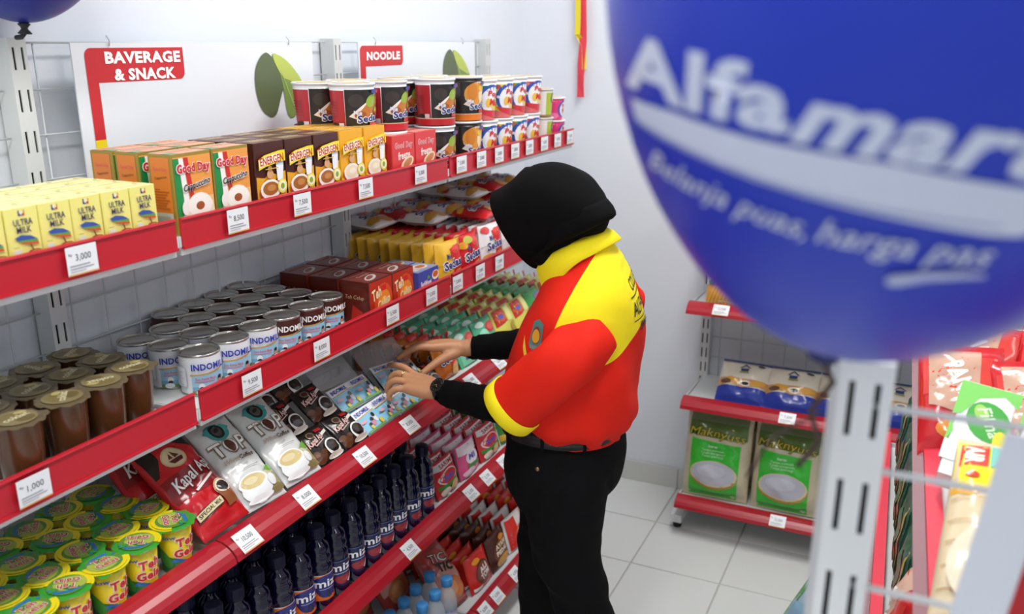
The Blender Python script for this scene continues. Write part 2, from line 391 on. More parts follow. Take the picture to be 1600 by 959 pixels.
for (y, tx, wh) in [(1.675, '4,500', 'under the dark blue bottles'), (1.998, '2,100', 'lower shelf, just past the bottles'), (2.10, '2,100', 'lower shelf, second past the bottles'), (2.21, '2,100', 'lower shelf, third past the bottles')]:
    price_card(y, .503+cz_, tx, 'curve', wh, xs=.358+cx_)
for (y, tx, wh) in [(2.006, '6,000', 'bottom shelf, beside the water bottles'), (2.086, '6,000', 'bottom shelf, under the wafer bag'), (2.213, '6,000', 'bottom shelf, by the trouser leg')]:
    price_card(y, .132+cz_, tx, 'curve', wh, xs=.395+cx_)
price_card(.866, .860+cz_, '12,500', 'curve', 'upper level of the rice rack', 'back', .322+cx_)
price_card(1.105, .524+cz_, '7,500', 'curve', 'under the flour bags', 'back', .322+cx_)
price_card(1.107, .150+cz_, '52,500', 'curve', 'under the green rice bags', 'back', .322+cx_)
# ================================================================ goods: builders
def carton(name, w_, d, h, base_c, front, left=None, top=None, top_c=None, rough=.35):
    """folded card box, front towards -y; slightly rounded vertical edges"""
    b = Mb(); r = .0015; m = M(base_c, rough); tc = M(top_c or base_c, rough)
    pts = rrect(-w_/2, -d/2, w_/2, d/2, r, n=1)
    n = len(pts); vs = [(x, y, 0) for x, y in pts]+[(x, y, h) for x, y in pts]
    b.add(vs, [(k, (k+1) % n, n+(k+1) % n, n+k) for k in range(n)]+[tuple(range(n))[::-1]], m); b.add(vs[n:], [tuple(range(n))], tc)
    b.art(S_front(d), front, rough=rough)
    if left: b.art(S_left(w_), left, rough=rough)
    if top: b.art(S_top(h), top, rough=rough)
    return b.build(name)
def pillow(name, w_, h, t, base_c, front, cr=.012, crimp='u', rough=.28, nu=14, nv=10, wr=.0012, seed=0, back=None, ml=.012, puff=(3, 3), base_fill=None, bands=()):
    """sealed film pack standing on its lower edge, front towards -y; crimp 'u': sealed at its sides, 'v': at top and bottom"""
    rnd = random.Random(seed); ph = [rnd.uniform(0, 6.28) for _ in range(6)]; q_ = min(1, .12/w_)
    iu, iv = (w_/2-cr, h/2) if crimp == 'u' else (w_/2, h/2-cr)
    def T(u, v):
        U = min(1, abs(u)/iu); V = min(1, abs(v-h/2)/iv)
        e = max(0, 1-U**puff[0])**.55*max(0, 1-V**puff[1])**.55
        wv = wr*(math.sin(q_*(u*95+v*40)+ph[0])+math.sin(q_*(v*120-u*60)+ph[1])+.5*math.sin(q_*(u+v)*200+ph[2]))
        zig = .0008*math.sin((v if crimp == 'u' else u)*700) if (abs(u) > iu if crimp == 'u' else abs(v-h/2) > iv) else 0
        return .0008+t/2*e+wv*min(1, e*2), zig
    def S(u, v, l): a, z = T(u, v); return (u, -a-l+z, v)
    def Sb(u, v): a, z = T(u, v); return (u, a*.9+z, v)
    def gu(i, n, half, c, on):
        if not on: return -half+2*half*(.5-.5*math.cos(math.pi*i/n))
        if i == 0: return -half
        if i == n: return half
        return -(half-c)+2*(half-c)*(i-1)/(n-2)
    us = [gu(i, nu, w_/2, cr, crimp == 'u') for i in range(nu+1)]; vs_ = [h/2+gu(j, nv, h/2, cr, crimp == 'v') for j in range(nv+1)]
    def Sl(u, v, l):
        u = min(max(u, us[0]), us[-1]); v = min(max(v, vs_[0]), vs_[-1])
        i = next(k for k in range(nu) if u <= us[k+1]+1e-9); j = next(k for k in range(nv) if v <= vs_[k+1]+1e-9)
        fu = (u-us[i])/(us[i+1]-us[i]); fv = (v-vs_[j])/(vs_[j+1]-vs_[j])
        y = (S(us[i], vs_[j], 0)[1]*(1-fu)+S(us[i+1], vs_[j], 0)[1]*fu)*(1-fv)+(S(us[i], vs_[j+1], 0)[1]*(1-fu)+S(us[i+1], vs_[j+1], 0)[1]*fu)*fv
        return (u, y-l, v)
    b = Mb(); F = [S(u, v, 0) for v in vs_ for u in us]; K = [Sb(u, v) for v in vs_ for u in us]; n = nu+1; o = len(F)
    fs = []
    for j in range(nv):
        for i in range(nu):
            a = j*n+i; fs += [(a, a+1, a+n+1, a+n), (o+a, o+a+n, o+a+n+1, o+a+1)]
    ring = [i for i in range(nu)]+[j*n+nu for j in range(nv)]+[nv*n+i for i in range(nu, 0, -1)]+[j*n for j in range(nv, 0, -1)]
    for k in range(len(ring)): a, c = ring[k], ring[(k+1) % len(ring)]; fs.append((a, o+a, o+c, c))
    b.add(F+K, fs, M(base_c, rough), True)
    for (a0, a1, col) in bands:       # coloured end strips that run round to the back
        b.art(lambda u, v, l: (lambda p: (p[0], -p[1]+.0, p[2]))(S(u, v, l)), [('r', -w_/2+.001, a0, w_/2-.001, a1, col)] if crimp == 'v' else [('r', a0, .001, a1, h-.001, col)], ml=ml, rough=rough, smooth=True)
    b.art(Sl, front, ml=ml, rough=rough, smooth=True, lift=max(.0009, w_*.010), dl=max(.0003, w_*.0025))
    return b.build(name)
def put(me, label, cat, name, loc, rot=(0, 0, RZ), group=None):
    o = obj(name, me, None, loc, rot); return tag(o, label, cat, group)
def multi(name, parts, label, cat, loc, rot=(0, 0, RZ), group=None):
    t = thing(name, label, cat, loc, rot, group)
    for p in parts:
        o = obj(p[0], p[1], t, *(p[2:] if len(p) > 2 else ()))
        if o.data.get('part_label'): o['label'] = o.data['part_label']
    return t
J = lambda a: random.uniform(-a, a)
ROWN = ['front row', 'second row', 'third row', 'back row', 'hindmost row']

# ---------------------------------------------------------------- top shelf
Y_ = '#f2ea86'; NV = '#2a2a5e'
ul = [('r', -.003-.002, .086, .0005, .0935, '#2d3c8e'), ('r', .001, .086, .0045, .0935, '#c9333a'), ('r', -.0035, .089, .003, .0935, Y_), ('r', -.0022, .0875, -.0002, .0935, '#eef0f4'),
      ('t', 'ULTRA', 0, .0775, .029, .009, NV, {'bold': .015}), ('t', 'MILK', 0, .0672, .022, .0085, NV, {'bold': .015}),
      ('p', [(-.016, .0575), (-.006, .0605), (.008, .058), (.018, .052), (.004, .0525), (-.012, .0535)], '#3a57a8'), ('p', [(-.012, .0535), (.004, .0525), (.018, .0518), (.0185, .048), (.004, .0495), (-.008, .051)], '#5fa24c'), ('p', [(-.008, .051), (.004, .0495), (.0185, .0478), (.019, .0442), (.006, .0465), (-.002, .048)], '#d9582f'),
      ('p', [(.005, .047), (.007, .047), (.013, .03), (.010, .03)], '#8a4a32'), ('e', .011, .031, .014, .008, '#a03c28'), ('e', .012, .033, .009, .005, '#c98a5a'), ('r', -.024, .026, .0, .033, '#f6d428'), ('r', -.021, .036, -.009, .0415, '#e6e7dc'), ('r', -.021, .044, -.012, .0455, '#c8c47c'), ('r', -.024, .001, .0245, .026, '#f0e684')]
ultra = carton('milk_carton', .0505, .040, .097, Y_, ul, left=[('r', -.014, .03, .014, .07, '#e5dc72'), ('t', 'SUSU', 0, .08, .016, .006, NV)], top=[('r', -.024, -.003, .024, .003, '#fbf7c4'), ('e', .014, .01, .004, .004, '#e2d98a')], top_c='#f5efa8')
for r_ in range(4):
    for c in range(6):
        put(ultra, 'small yellow milk carton, %s, %s' % (ROWN[r_], ['against the frame edge', 'second from the frame edge', 'third from the frame edge', 'fourth from the frame edge', 'next to the end carton', 'at the end by the coffee boxes'][c]), 'milk carton', 'milk_carton',
            (.314-.043*r_+J(.001), .770+.0528*c+J(.0008), Z1), (0, 0, RZ+J(.03)), 'yellow milk cartons on the top shelf')
OR = '#e8913c'; GO = '#9c8736'
def cup_art(cx, cy, s, inner, body='#f6f2ea'): return [('e', cx, cy, .032*s, .028*s, body), ('e', cx, cy-.006*s, .033*s, .024*s, '#f3e6c4'), ('e', cx, cy+.006*s, .028*s, .019*s, '#fbf8ee'), ('e', cx, cy+.006*s, .010*s, .007*s, inner)]
gd = [('r', -.043, .004, .043, .130, '#efa04c'), ('r', -.010, .004, .043, .06, '#f3c07a'), ('p', [(-.043, .128), (-.031, .128), (-.027, .06), (-.031, .03), (-.043, .004)], '#1d8f48'), ('p', [(-.031, .128), (-.021, .128), (-.015, .06), (-.02, .004), (-.043, .004), (-.031, .03), (-.027, .06)], '#f4f2ee'),
      ('p', [(-.021, .128), (-.010, .128), (-.003, .062), (-.012, .062)], '#cf2f2c'), ('p', [(-.040, .004), (-.034, .022), (-.022, .004)], '#cf2f2c'), ('r', -.02, .004, .043, .018, '#f3ead8')]
gd += cup_art(.008, .040, 1.0, '#a4562e') + [('e', -.026, .046, .008, .012, '#f6f2ea')]
gd += [('t', 'Good Day', .0, .109, .080, .021, '#fdf3ef', {'bold': .09}), ('t', 'Good Day', .0, .109, .077, .019, '#d02a33', {'bold': .05}), ('t', 'Cappuccino', .004, .081, .064, .017, '#fbf7f2', {'bold': .09, 'rot': .14, 'shear': .3}), ('t', 'Cappuccino', .004, .081, .063, .015, '#232025', {'rot': .14, 'shear': .3, 'bold': .035})]
gl = [('r', -.020, .004, .020, .130, '#de7f33'), ('t', 'Good Day', 0, .110, .030, .008, '#e0565a', {'bold': .02}), ('t', 'Cappuccino', 0, .097, .026, .006, '#5b3a24', {'rot': .14}), ('r', -.016, .077, -.004, .0785, '#b35a20')] + [('r', -.017, .073-.0045*i, .015-.004*(i % 3), .0750-.0045*i, '#b35a20') for i in range(7)] + [('r', -.021, .006, .021, .04, '#b9b9b4'), ('r', -.015, .012, .014, .034, '#9a9b9a'), ('r', -.010, .016, .008, .020, '#c9c9c6')]
gt = [('r', -.043, -.024, .043, .024, '#e9a27a'), ('r', -.043, -.02, -.02, .0, '#5fa06a'), ('t', 'Good Day', .008, .004, .06, .016, '#e06a62'), ('r', -.043, .018, .043, .024, '#e9d6b6')]
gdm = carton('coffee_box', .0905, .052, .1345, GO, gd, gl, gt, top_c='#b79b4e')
for r_ in range(3):
    for c in range(2):
        put(gdm, 'tall cappuccino coffee box with green, white and red stripes, %s, %s' % (ROWN[r_], 'by the milk cartons' if c == 0 else 'by the cereal boxes'), 'coffee box', 'coffee_box', ((.296, .224, .168)[r_], 1.155+.0935*c+J(.001), Z1), (0, 0, RZ+J(.012)), 'cappuccino boxes on the top shelf')
def energen(base, low):
    a = [('r', -.041, .001, .041, .062, low), ('p', [(-.041, .062), (-.030, .055), (-.018, .066), (.0, .056), (.018, .068), (.041, .058), (.041, .062), (.041, .078), (.02, .072), (.0, .078), (-.02, .07), (-.041, .074)], low)] if base != low else []
    a += [('r', -.041, .001, .041, .016, '#f4d22a')] + [('p', [(-.04+.011*i, .004), (-.034+.011*i, .03), (-.028+.011*i, .004)], '#e79a1e') for i in range(7)]
    _lo = [('e', -.006, .026, .030, .021, '#f4efe6'), ('e', -.006, .024, .031, .017, '#b8362c'), ('e', -.006, .028, .028, .018, '#f6f1e8'), ('e', -.006, .030, .022, .0125, '#a8672e' if base != low else '#efe0bd'), ('e', -.004, .031, .012, .006, '#c98a48' if base != low else '#f7efd8'),
          ('p', [(.012, .084), (.034, .084), (.030, .046), (.014, .046)], '#cfdcec'), ('p', [(.013, .074), (.033, .074), (.030, .046), (.014, .046)], '#f2f5f8'), ('e', .023, .084, .011, .003, '#e8eef4'),
          ('e', -.006, .056, .009, .008, '#d9a876'), ('e', -.006, .066, .006, .006, '#c08a56'), ('e', .026, .031, .0135, .0135, '#f2e25a'), ('e', .026, .031, .010, .010, '#f6f4d4'), ('e', .026, .031, .0055, .0055, '#8fae3c')]
    _lo = [(o[0], o[1], o[2]+.020, *o[3:]) if o[0] == 'e' else ('p', [(x, y+.016) for x, y in o[1]], o[2]) if o[0] == 'p' else o for o in _lo]
    a += [('r', -.041, .001, .041, .040, '#f0bc26')]*(base == low) + _lo
    a += [
          ('p', [(-.037, .086), (-.037, .105), (-.02, .112), (.02, .117), (.038, .117), (.038, .097), (.02, .096), (-.018, .091)], '#f5de1f'), ('p', [(-.035, .090), (-.036, .103), (-.015, .110), (.022, .113), (.022, .099), (-.015, .095)], '#f9f2d0'),
          ('t', 'ENERGEN', 0, .1025, .066, .015, '#c4242c', {'bold': .018, 'rot': .06}), ('r', -.02, .0855, .016, .087, '#d8b64a')]
    return a
EB, EY = '#4a2018', '#f0ae22'
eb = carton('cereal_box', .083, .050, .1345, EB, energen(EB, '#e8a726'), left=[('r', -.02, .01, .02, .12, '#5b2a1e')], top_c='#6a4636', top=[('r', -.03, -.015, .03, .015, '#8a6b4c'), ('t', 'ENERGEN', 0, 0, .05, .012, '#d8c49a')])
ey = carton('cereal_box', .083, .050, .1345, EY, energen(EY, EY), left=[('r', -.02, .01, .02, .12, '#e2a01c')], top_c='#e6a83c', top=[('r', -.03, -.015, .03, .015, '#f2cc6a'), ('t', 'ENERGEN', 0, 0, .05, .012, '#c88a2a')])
for r_ in range(3):
    for c, y in enumerate((1.346, 1.432, 1.518, 1.606, 1.694)):
        br = c < 3
        put(eb if br else ey, '%s cereal drink box with a bowl picture, %s, %s' % ('brown' if br else 'orange', ROWN[r_], ['beside the cappuccino box', 'middle of the brown ones', 'last of the brown ones', 'first of the orange ones', 'beside the red boxes'][c]), 'cereal box', 'cereal_box', (.303-.053*r_+J(.001), y+J(.001), Z1), (0, 0, RZ+J(.02)), 'cereal boxes on the top shelf')
RD = '#dc3a3c'
gr_ = [('t', 'Good Day', 0, .083, .074, .018, '#f7dede', {'bold': .05}), ('t', 'Good Day', 0, .083, .072, .016, '#d8343a', {'bold': .0}), ('t', 'freeze', 0, .062, .05, .018, '#f8eee6', {'bold': .03, 'shear': .1, 'rot': .05}), ('e', .012, .042, .028, .014, '#f1d9b4', .35), ('e', .014, .044, .020, .008, '#c98650', .35), ('e', .004, .018, .012, .008, '#f7f1ea', .3), ('r', -.04, .010, -.022, .016, '#f6dada')]
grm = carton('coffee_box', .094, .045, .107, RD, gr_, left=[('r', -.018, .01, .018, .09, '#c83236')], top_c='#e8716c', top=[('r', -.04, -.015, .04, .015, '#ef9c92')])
for r_ in range(2):
    for c, y in enumerate((1.803, 1.904)):
        put(grm, 'small red coffee box, %s, %s' % (ROWN[r_], 'by the orange cereal box' if c == 0 else 'by the black noodle cup'), 'coffee box', 'coffee_box', (.312-.048*r_, y+J(.001), Z1), (0, 0, RZ+J(.02)), 'small red coffee boxes on the top shelf')

# noodle cups: tapered paper cup with a peel lid
def noodle_cup(h, rt, rb, body_c, ops, lid_c='#e9ebee'):
    rf = lambda v: rb+(rt-rb)*v/h
    b = Mb(); b.rev([(rb*.94, 0), (rb, .004), (rt, h-.006)], M(body_c, .3), 26, cap=True); b.art(lambda u, v, l: ((rf(v)+l)*math.sin(u/rf(h/2)), -(rf(v)+l)*math.cos(u/rf(h/2)), v), ops, ml=.006, rough=.3, smooth=True, dl=.00028)
    lid = Mb(); lid.rev([(rt-.001, h-.007), (rt+.0025, h-.0055), (rt+.003, h-.003), (rt+.0015, h-.001), (rt-.002, h-.0015), (0, h-.0018)], M(lid_c, .3), 26, cap=False); lid.art(S_topdisc(h-.0012), [('e', 0, 0, rt*.85, rt*.85, '#f0d9a0'), ('e', 0, 0, rt*.5, rt*.5, '#e9c25c')], rough=.3)
    return [('cup', b.build('cup')), ('lid', lid.build('lid'))]
def sedap(side, bowl, foot):
    a = [('r', -.145, .012, -.045, .096, '#b93038'), ('r', -.145, .012, -.12, .096, '#c4474c')] + [('r', -.10, .04+.006*i, -.062, .0425+.006*i, '#a3282f') for i in range(6)] + [('e', -.072, .022, .012, .006, '#2a2a28'), ('r', -.06, .016, -.048, .028, '#e2dede')] if side == 'red' else []
    a += [('r', -.043, .0, .145, .098, '#2a2522'), ('e', -.02, .075, .016, .014, '#3d3531'), ('p', [(-.036, .042), (-.012, .062), (.038, .098), (.06, .096), (.06, .030), (-.02, .036)], '#f2ece2')]
    if bowl == 'leaf': a += [('p', [(-.024, .04), (.0, .066), (.034, .09), (.06, .09), (.06, .036)], '#c87a34'), ('e', .014, .074, .015, .012, '#9ab83c', .7), ('e', .042, .074, .016, .013, '#c58a5a'), ('e', -.012, .045, .013, .008, '#a85a26'), ('e', .03, .053, .009, .009, '#7f9e34'), ('e', .03, .053, .006, .006, '#d8c24a')]
    else: a += [('e', .008, .066, .042, .032, '#efe6d8'), ('e', .0, .068, .034, .028, '#e09a3e'), ('e', .026, .07, .018, .026, '#f4dfae', -.4), ('e', -.012, .072, .014, .022, '#d5842e'), ('e', .018, .082, .013, .009, '#f2c23a')]
    a += [('t', 'Sedaap', .016, .036, .074, .024, '#f2f2f6', {'bold': .09, 'rot': .06}), ('t', 'Sedaap', .016, .036, .070, .020, '#27357e', {'bold': .03, 'rot': .06}), ('e', .034, .046, .010, .006, '#cf2b30'), ('r', .008, .020, .040, .028, '#c93a2e'), ('t', 'Mie', -.018, .050, .016, .009, '#e7ebf7', {'bold': .04}), ('r', -.145, .001, .145, .017, foot), ('r', -.145, .0165, .145, .0185, '#e7c9a2'), ('e', .022, .094, .012, .005, '#3a4aa0'), ('e', .032, .094, .010, .004, '#c03a58')]
    return a
sed_l = noodle_cup(.112, .049, .0415, '#efeef0', sedap('red', 'leaf', '#c3262f')); sed_o = noodle_cup(.112, .048, .041, '#2b2623', sedap('none', 'egg', '#e87a22'))
def popm(c, c2):
    return [('r', -.125, .0, .125, .090, c), ('e', -.028, .083, .012, .006, c2), ('e', .012, .052, .043, .041, '#2f55b0'), ('e', .017, .050, .038, .036, '#f2f2f4'), ('p', [(-.03, .03), (-.012, .012), (.02, .004), (.055, .010), (.05, .022), (.0, .026)], '#d23440'), ('e', .030, .040, .022, .017, '#f1cf6a'), ('e', .000, .045, .008, .012, '#f0c04a'),
            ('t', 'Pop', .018, .066, .039, .018, '#d42a32', {'bold': .04, 'rot': -.15}), ('t', 'Mie', .022, .045, .035, .017, '#d42a32', {'bold': .04, 'rot': -.15}),
            ('p', [(-.06, .0), (-.03, .020), (.0, .010), (.03, .0)], '#d8696c'), ('e', -.024, .056, .004, .004, '#e8ecf4')]
pm = {k: noodle_cup(.106, .044, .036, '#f2f2f2', popm(c, c2)) for k, c, c2 in (('dark green', '#1f7f47', '#c0506a'), ('yellow', '#f0d22c', '#b0506a'), ('light green', '#63ac3a', '#c06a4a'), ('red', '#d83a40', '#e88a8a'))}
gc = noodle_cup(.085, .040, .034, '#ece9e2', [('r', -.11, .003, .11, .074, '#e9e6de'), ('r', -.066, .006, -.03, .07, '#d7d5ce'), ('r', -.004, .003, .045, .072, '#a9c02f'), ('e', .03, .055, .017, .017, '#5a4332'), ('r', -.11, .0, .11, .006, '#9a7a4c'), ('e', .03, .055, .012, .012, '#c9b8a0')], '#d8d6cf')
pk = noodle_cup(.070, .041, .033, '#e2437e', [('r', -.12, .0, .12, .060, '#df3a78'), ('e', .022, .033, .026, .026, '#2f55b0'), ('e', .025, .032, .021, .022, '#f2e3ea'), ('e', .03, .03, .014, .015, '#f0c86a'), ('t', 'Pop', .026, .042, .026, .012, '#d42a32', {'bold': .04}), ('t', 'Mie', .027, .028, .022, .011, '#d42a32', {'bold': .04}), ('e', -.02, .012, .02, .01, '#ea78a4')], '#eceaf0')
cupy = [(1.715, sed_l, 'black and red noodle cup', .112), (1.848, sed_l, 'black and red noodle cup', .112), (2.015, sed_l, 'black and red noodle cup', .112), (2.168, sed_o, 'black and orange noodle cup', .112), (2.270, pm['dark green'], 'dark green noodle cup', .106), (2.368, pm['yellow'], 'yellow noodle cup', .106), (2.468, pm['light green'], 'light green noodle cup', .106), (2.570, pm['red'], 'red noodle cup', .106), (2.675, gc, 'pale cup with a green band', .086), (2.772, pk, 'small pink noodle cup', .070)]
for lay in range(2):
    for k, (y, pr, nm, h) in enumerate(cupy):
        for r_ in range(2):
            x = (.296 if k > 1 else .262)-r_*.102
            if r_ and k > 7: continue
            wh = ['nearest the slotted upright', 'above the red boxes', 'in front of the shelf joint', 'between the red and green cups'] if k < 4 else None
            lb = '%s%s, %s, %s' % (nm.replace('black and ', 'black-'), ' '+wh[k] if wh and r_ == 0 else (' '+wh[k] if wh else ''), 'upper' if lay else 'lower', 'front' if not r_ else 'row behind the front')
            if not r_ and k >= 4: lb = '%s in the front row, %s layer of the stack' % (nm, 'upper' if lay else 'lower')
            multi('noodle_cup', pr, lb, 'noodle cup', (x+J(.002), y+J(.002)+(-.01 if lay == 0 and k < 2 else 0), Z1+lay*(h+.0006)), (0, 0, RZ-(.30 if k < 4 else .5)+J(.08)), 'stacked noodle cups on the top shelf')

# ---------------------------------------------------------------- second shelf: drink cups, milk cans, tea boxes
BRN = M('#5a361d', .22, Coat_Weight=.3); 
def flange(rt, z, c, n=40, seed=0, amp=.0016, tip=True):
    rnd = random.Random(seed); b = Mb(); ph = rnd.uniform(0, 6)
    vs = [(0, 0, z+.0008)]; rings = [(rt*.93, z+.0004, 0), (rt, z+.0004, .1), (rt+.0045, z-.0012, 1)]
    fs = []
    for j, (r, zz, a) in enumerate(rings):
        for k in range(n):
            th = 2*math.pi*k/n; tipr = .0065*max(0, math.cos(th-ph))**40 if tip else 0
            rr = r+a*(amp*.6*math.sin(th*8+ph)+tipr); vs.append((rr*math.sin(th), -rr*math.cos(th), zz+a*amp*.8*math.sin(th*11+ph*2)))
    for k in range(n): fs.append((0, 1+k, 1+(k+1) % n))
    for j in range(2):
        for k in range(n): fs.append((1+j*n+k, 1+(j+1)*n+k, 1+(j+1)*n+(k+1) % n, 1+j*n+(k+1) % n))
    fs2 = [tuple(x) for x in fs]; b.add(vs, fs2, c, True); return b
choco_b = Mb(); choco_b.rev([(.026, 0), (.0275, .003), (.030, .045), (.0305, .048), (.0335, .101), (.0345, .103)], BRN, 30); choco_b = choco_b.build('cup')
choco_lids = []
for k in range(3):
    b = flange(.0345, .104, M('#6d5f45', .35, .2), seed=k+3); b.art(S_topdisc(.1052), [('e', 0, 0, .029, .029, '#85764e'), ('e', -.006, .008, .016, .012, '#7a6a3a', .5), ('e', .010, -.010, .013, .010, '#6a5a30', .2), ('t', 'coklat', .0, .0, .040, .013, '#d8cfa8', {'bold': .03, 'rot': .3}), ('e', .012, .014, .009, .006, '#b6a566')], rough=.3, dl=.0002)
    choco_lids.append(b.build('foil_lid'))
for (x, y, r_, c) in [(.330, .777, 0, 0), (.322, .861, 0, 1), (.318, .936, 0, 2), (.308, 1.003, 0, 3), (.258, .786, 1, 0), (.253, .861, 1, 1), (.248, .935, 1, 2), (.238, 1.008, 1, 3), (.184, .782, 2, 0), (.181, .858, 2, 1), (.175, .931, 2, 2), (.168, 1.008, 2, 3)]:
    multi('drink_cup', [('cup', choco_b), ('foil_lid', choco_lids[(r_+c) % 3], None, (0, 0, J(3)))], 'brown chocolate drink cup with gold foil lid, %s, %s' % (ROWN[r_], ['at the frame edge', 'second from the frame edge', 'second from the milk cans', 'next to the milk cans'][c]), 'drink cup', (x-.016, y, Z2), (0, 0, RZ), 'brown drink cups on the second shelf')
TIN = M('#c4c2bb', .22, .9); 
def can(top_c, txt_c):
    w_ = '#eceef0'
    b = Mb(); b.rev([(.0362, .003), (.0366, .005), (.0366, .072), (.0362, .0735)], M('#eceef2' if top_c == w_ else top_c, .35), 36, cap=False)
    rf = lambda v: .0366
    a = [('r', -.1149, .0045, .1149, .0722, w_)] if top_c == w_ else [('r', -.1149, .0045, .1149, .0722, top_c)]
    a += [('r', -.033, .005, .036, .042, '#9fd0ea'), ('r', -.033, .005, .036, .018, '#7fb6d8'), ('r', -.033, .005, .036, .0105, '#6a9a4a'), ('p', [(-.035, .039), (.0, .041), (.036, .047), (.036, .0495), (.0, .0435), (-.035, .0415)], '#d8a84a'),
          ('t', 'Susu Kental Manis', -.008, .033, .036, .005, '#d9708a', {'bold': .02}), ('r', -.028, .0265, .008, .0285, '#d98aa0'),
          ('e', .019, .026, .0045, .006, '#c98a6a'), ('e', .019, .031, .0045, .0035, '#2c2424'), ('r', .0135, .008, .0255, .021, '#eee6e6'), ('e', .010, .018, .004, .004, '#3a2a26'), ('r', .005, .007, .0135, .014, '#c85a7a'), ('e', .0295, .020, .004, .005, '#b8795a'), ('e', .0295, .0235, .004, .003, '#2c2424'), ('r', .0262, .006, .034, .016, '#d8a64a'), ('e', .001, .0135, .004, .004, '#33241e'), ('r', -.003, .006, .004, .011, '#5a7ac0'), ('e', -.016, .020, .005, .006, '#f2f2f2'), ('e', -.016, .016, .004, .003, '#2a2a2a'), ('e', -.018, .009, .008, .005, '#e8f0f4'),
          ('p', rrect(-.079, .018, -.040, .056, .004), '#b9bfd0' if top_c == w_ else '#8a6a64'), ('p', rrect(-.0782, .0188, -.0408, .0552, .0035), '#e4e7ee' if top_c == w_ else '#c9aaa2'), ('r', -.074, .064, -.056, .0655, '#d98a94')] + [('r', -.075, .022+.004*i, -.046-.004*(i % 3), .0235+.004*i, '#c3c8d6' if top_c == w_ else '#a8887f') for i in range(7)]
    a += [('t', 'INDOMILK', .002, .0565, .064, .0125, txt_c, {'bold': .035, 'arch': -.0})]
    b.art(S_rev(rf), a, ml=.0052, rough=.35, smooth=True, lift=.0003, dl=.00016)
    lid = Mb(); lid.rev([(.0362, .0725), (.0372, .0735), (.0376, .0755), (.0372, .0775), (.0362, .078), (.0352, .0772), (.0348, .0735), (.033, .0732), (.0322, .0740), (.030, .0740), (.0292, .0734), (0, .0734)], TIN, 40, cap=False); bot = Mb(); bot.rev([(.034, .002), (.0365, 0), (.0374, .001), (.0374, .004), (.0362, .005)], TIN, 36)
    return [('can_body', b.build('can_body')), ('lid', lid.build('lid')), ('bottom_rim', bot.build('bottom_rim'))]
can_w, can_b = can('#eceef0', '#2b3fae'), can('#4a2420', '#f3f1ee')
CANS = [(.262,1.176,0,0),(.259,1.258,0,1),(.257,1.342,0,2),(.255,1.419,0,3),(.256,1.498,0,4),(.250,1.577,0,5),(.188,1.178,1,0),(.186,1.258,1,1),(.185,1.337,1,2),(.184,1.413,1,3),(.183,1.491,1,4),(.176,1.566,1,5),(.114,1.174,2,0),(.114,1.254,2,1),(.113,1.330,2,2),(.109,1.409,2,3),(.108,1.489,2,4),(.101,1.569,2,5),(.039,1.332,3,2),(.038,1.408,3,3),(.034,1.489,3,4),(.027,1.570,3,5)]
for (x, y, r_, c) in CANS:
    wht = c <= (2, 1, 1, 0)[r_] and not (r_ == 2 and c == 2)
    multi('milk_can', can_w if wht else can_b, '%s condensed milk can, %s, %s' % ('white' if wht else 'dark brown', ROWN[r_], ['nearest the drink cups', 'second past the drink cups', 'third past the drink cups', 'third before the tea boxes', 'second before the tea boxes', 'last before the tea boxes'][c]), 'milk can', (x+.01, y, Z2), (0, 0, RZ-.42+J(.08)), 'condensed milk cans on the second shelf')
def celup(h, w_):
    a = [('r', -w_/2+.001, .001, w_/2-.001, h-.001, '#b8301c'), ('e', .01, h*.45, w_*.40, h*.44, '#d9501e'), ('e', .012, h*.42, w_*.28, h*.32, '#ec8a2e'), ('e', .012, h*.40, w_*.15, h*.18, '#f4b848'),
         ('t', 'Teh', -.018, h*.70, .036, .026, '#f4e6b4', {'shear': .25, 'rot': .25, 'bold': .03}), ('t', 'Celup', .010, h*.42, .052, .026, '#f4e6b4', {'shear': .25, 'rot': .25, 'bold': .03}), ('r', .0, h*.72, .02, h*.84, '#d8242c'), ('e', .030, h*.17, .019, .013, '#f4efe6'), ('e', .030, h*.20, .015, .008, '#a2482a'), ('e', .047, h*.20, .007, .009, '#f4efe6'), ('e', .047, h*.20, .004, .006, '#c8602a')]
    return a
def celtop(w_, d): return [('r', -w_/2+.002, -d/2+.002, w_/2-.002, d/2-.002, '#7a3028'), ('e', .0, -.012, .03, .012, '#c9beb6', .4), ('e', 0, -.01, .02, .007, '#8a5044', .4), ('t', 'Celup', .005, .012, .045, .014, '#c9a08a', {'shear': .3}), ('r', -.03, .022, .03, .026, '#a8584a')]
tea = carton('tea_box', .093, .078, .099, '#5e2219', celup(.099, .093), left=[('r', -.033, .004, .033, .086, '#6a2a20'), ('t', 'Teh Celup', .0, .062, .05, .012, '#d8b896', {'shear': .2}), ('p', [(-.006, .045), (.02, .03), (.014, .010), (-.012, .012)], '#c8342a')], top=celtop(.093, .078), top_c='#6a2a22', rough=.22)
for r_ in range(3):
    for c in range(2):
        put(tea, 'dark red tea box with orange glow, %s, %s' % (ROWN[r_], 'by the milk cans' if not c else 'next to the blue tea box'), 'tea box', 'tea_box', (.298-.084*r_, (1.678, 1.774)[c]+J(.001), Z2), (0, 0, RZ+J(.03)), 'red tea boxes on the second shelf')
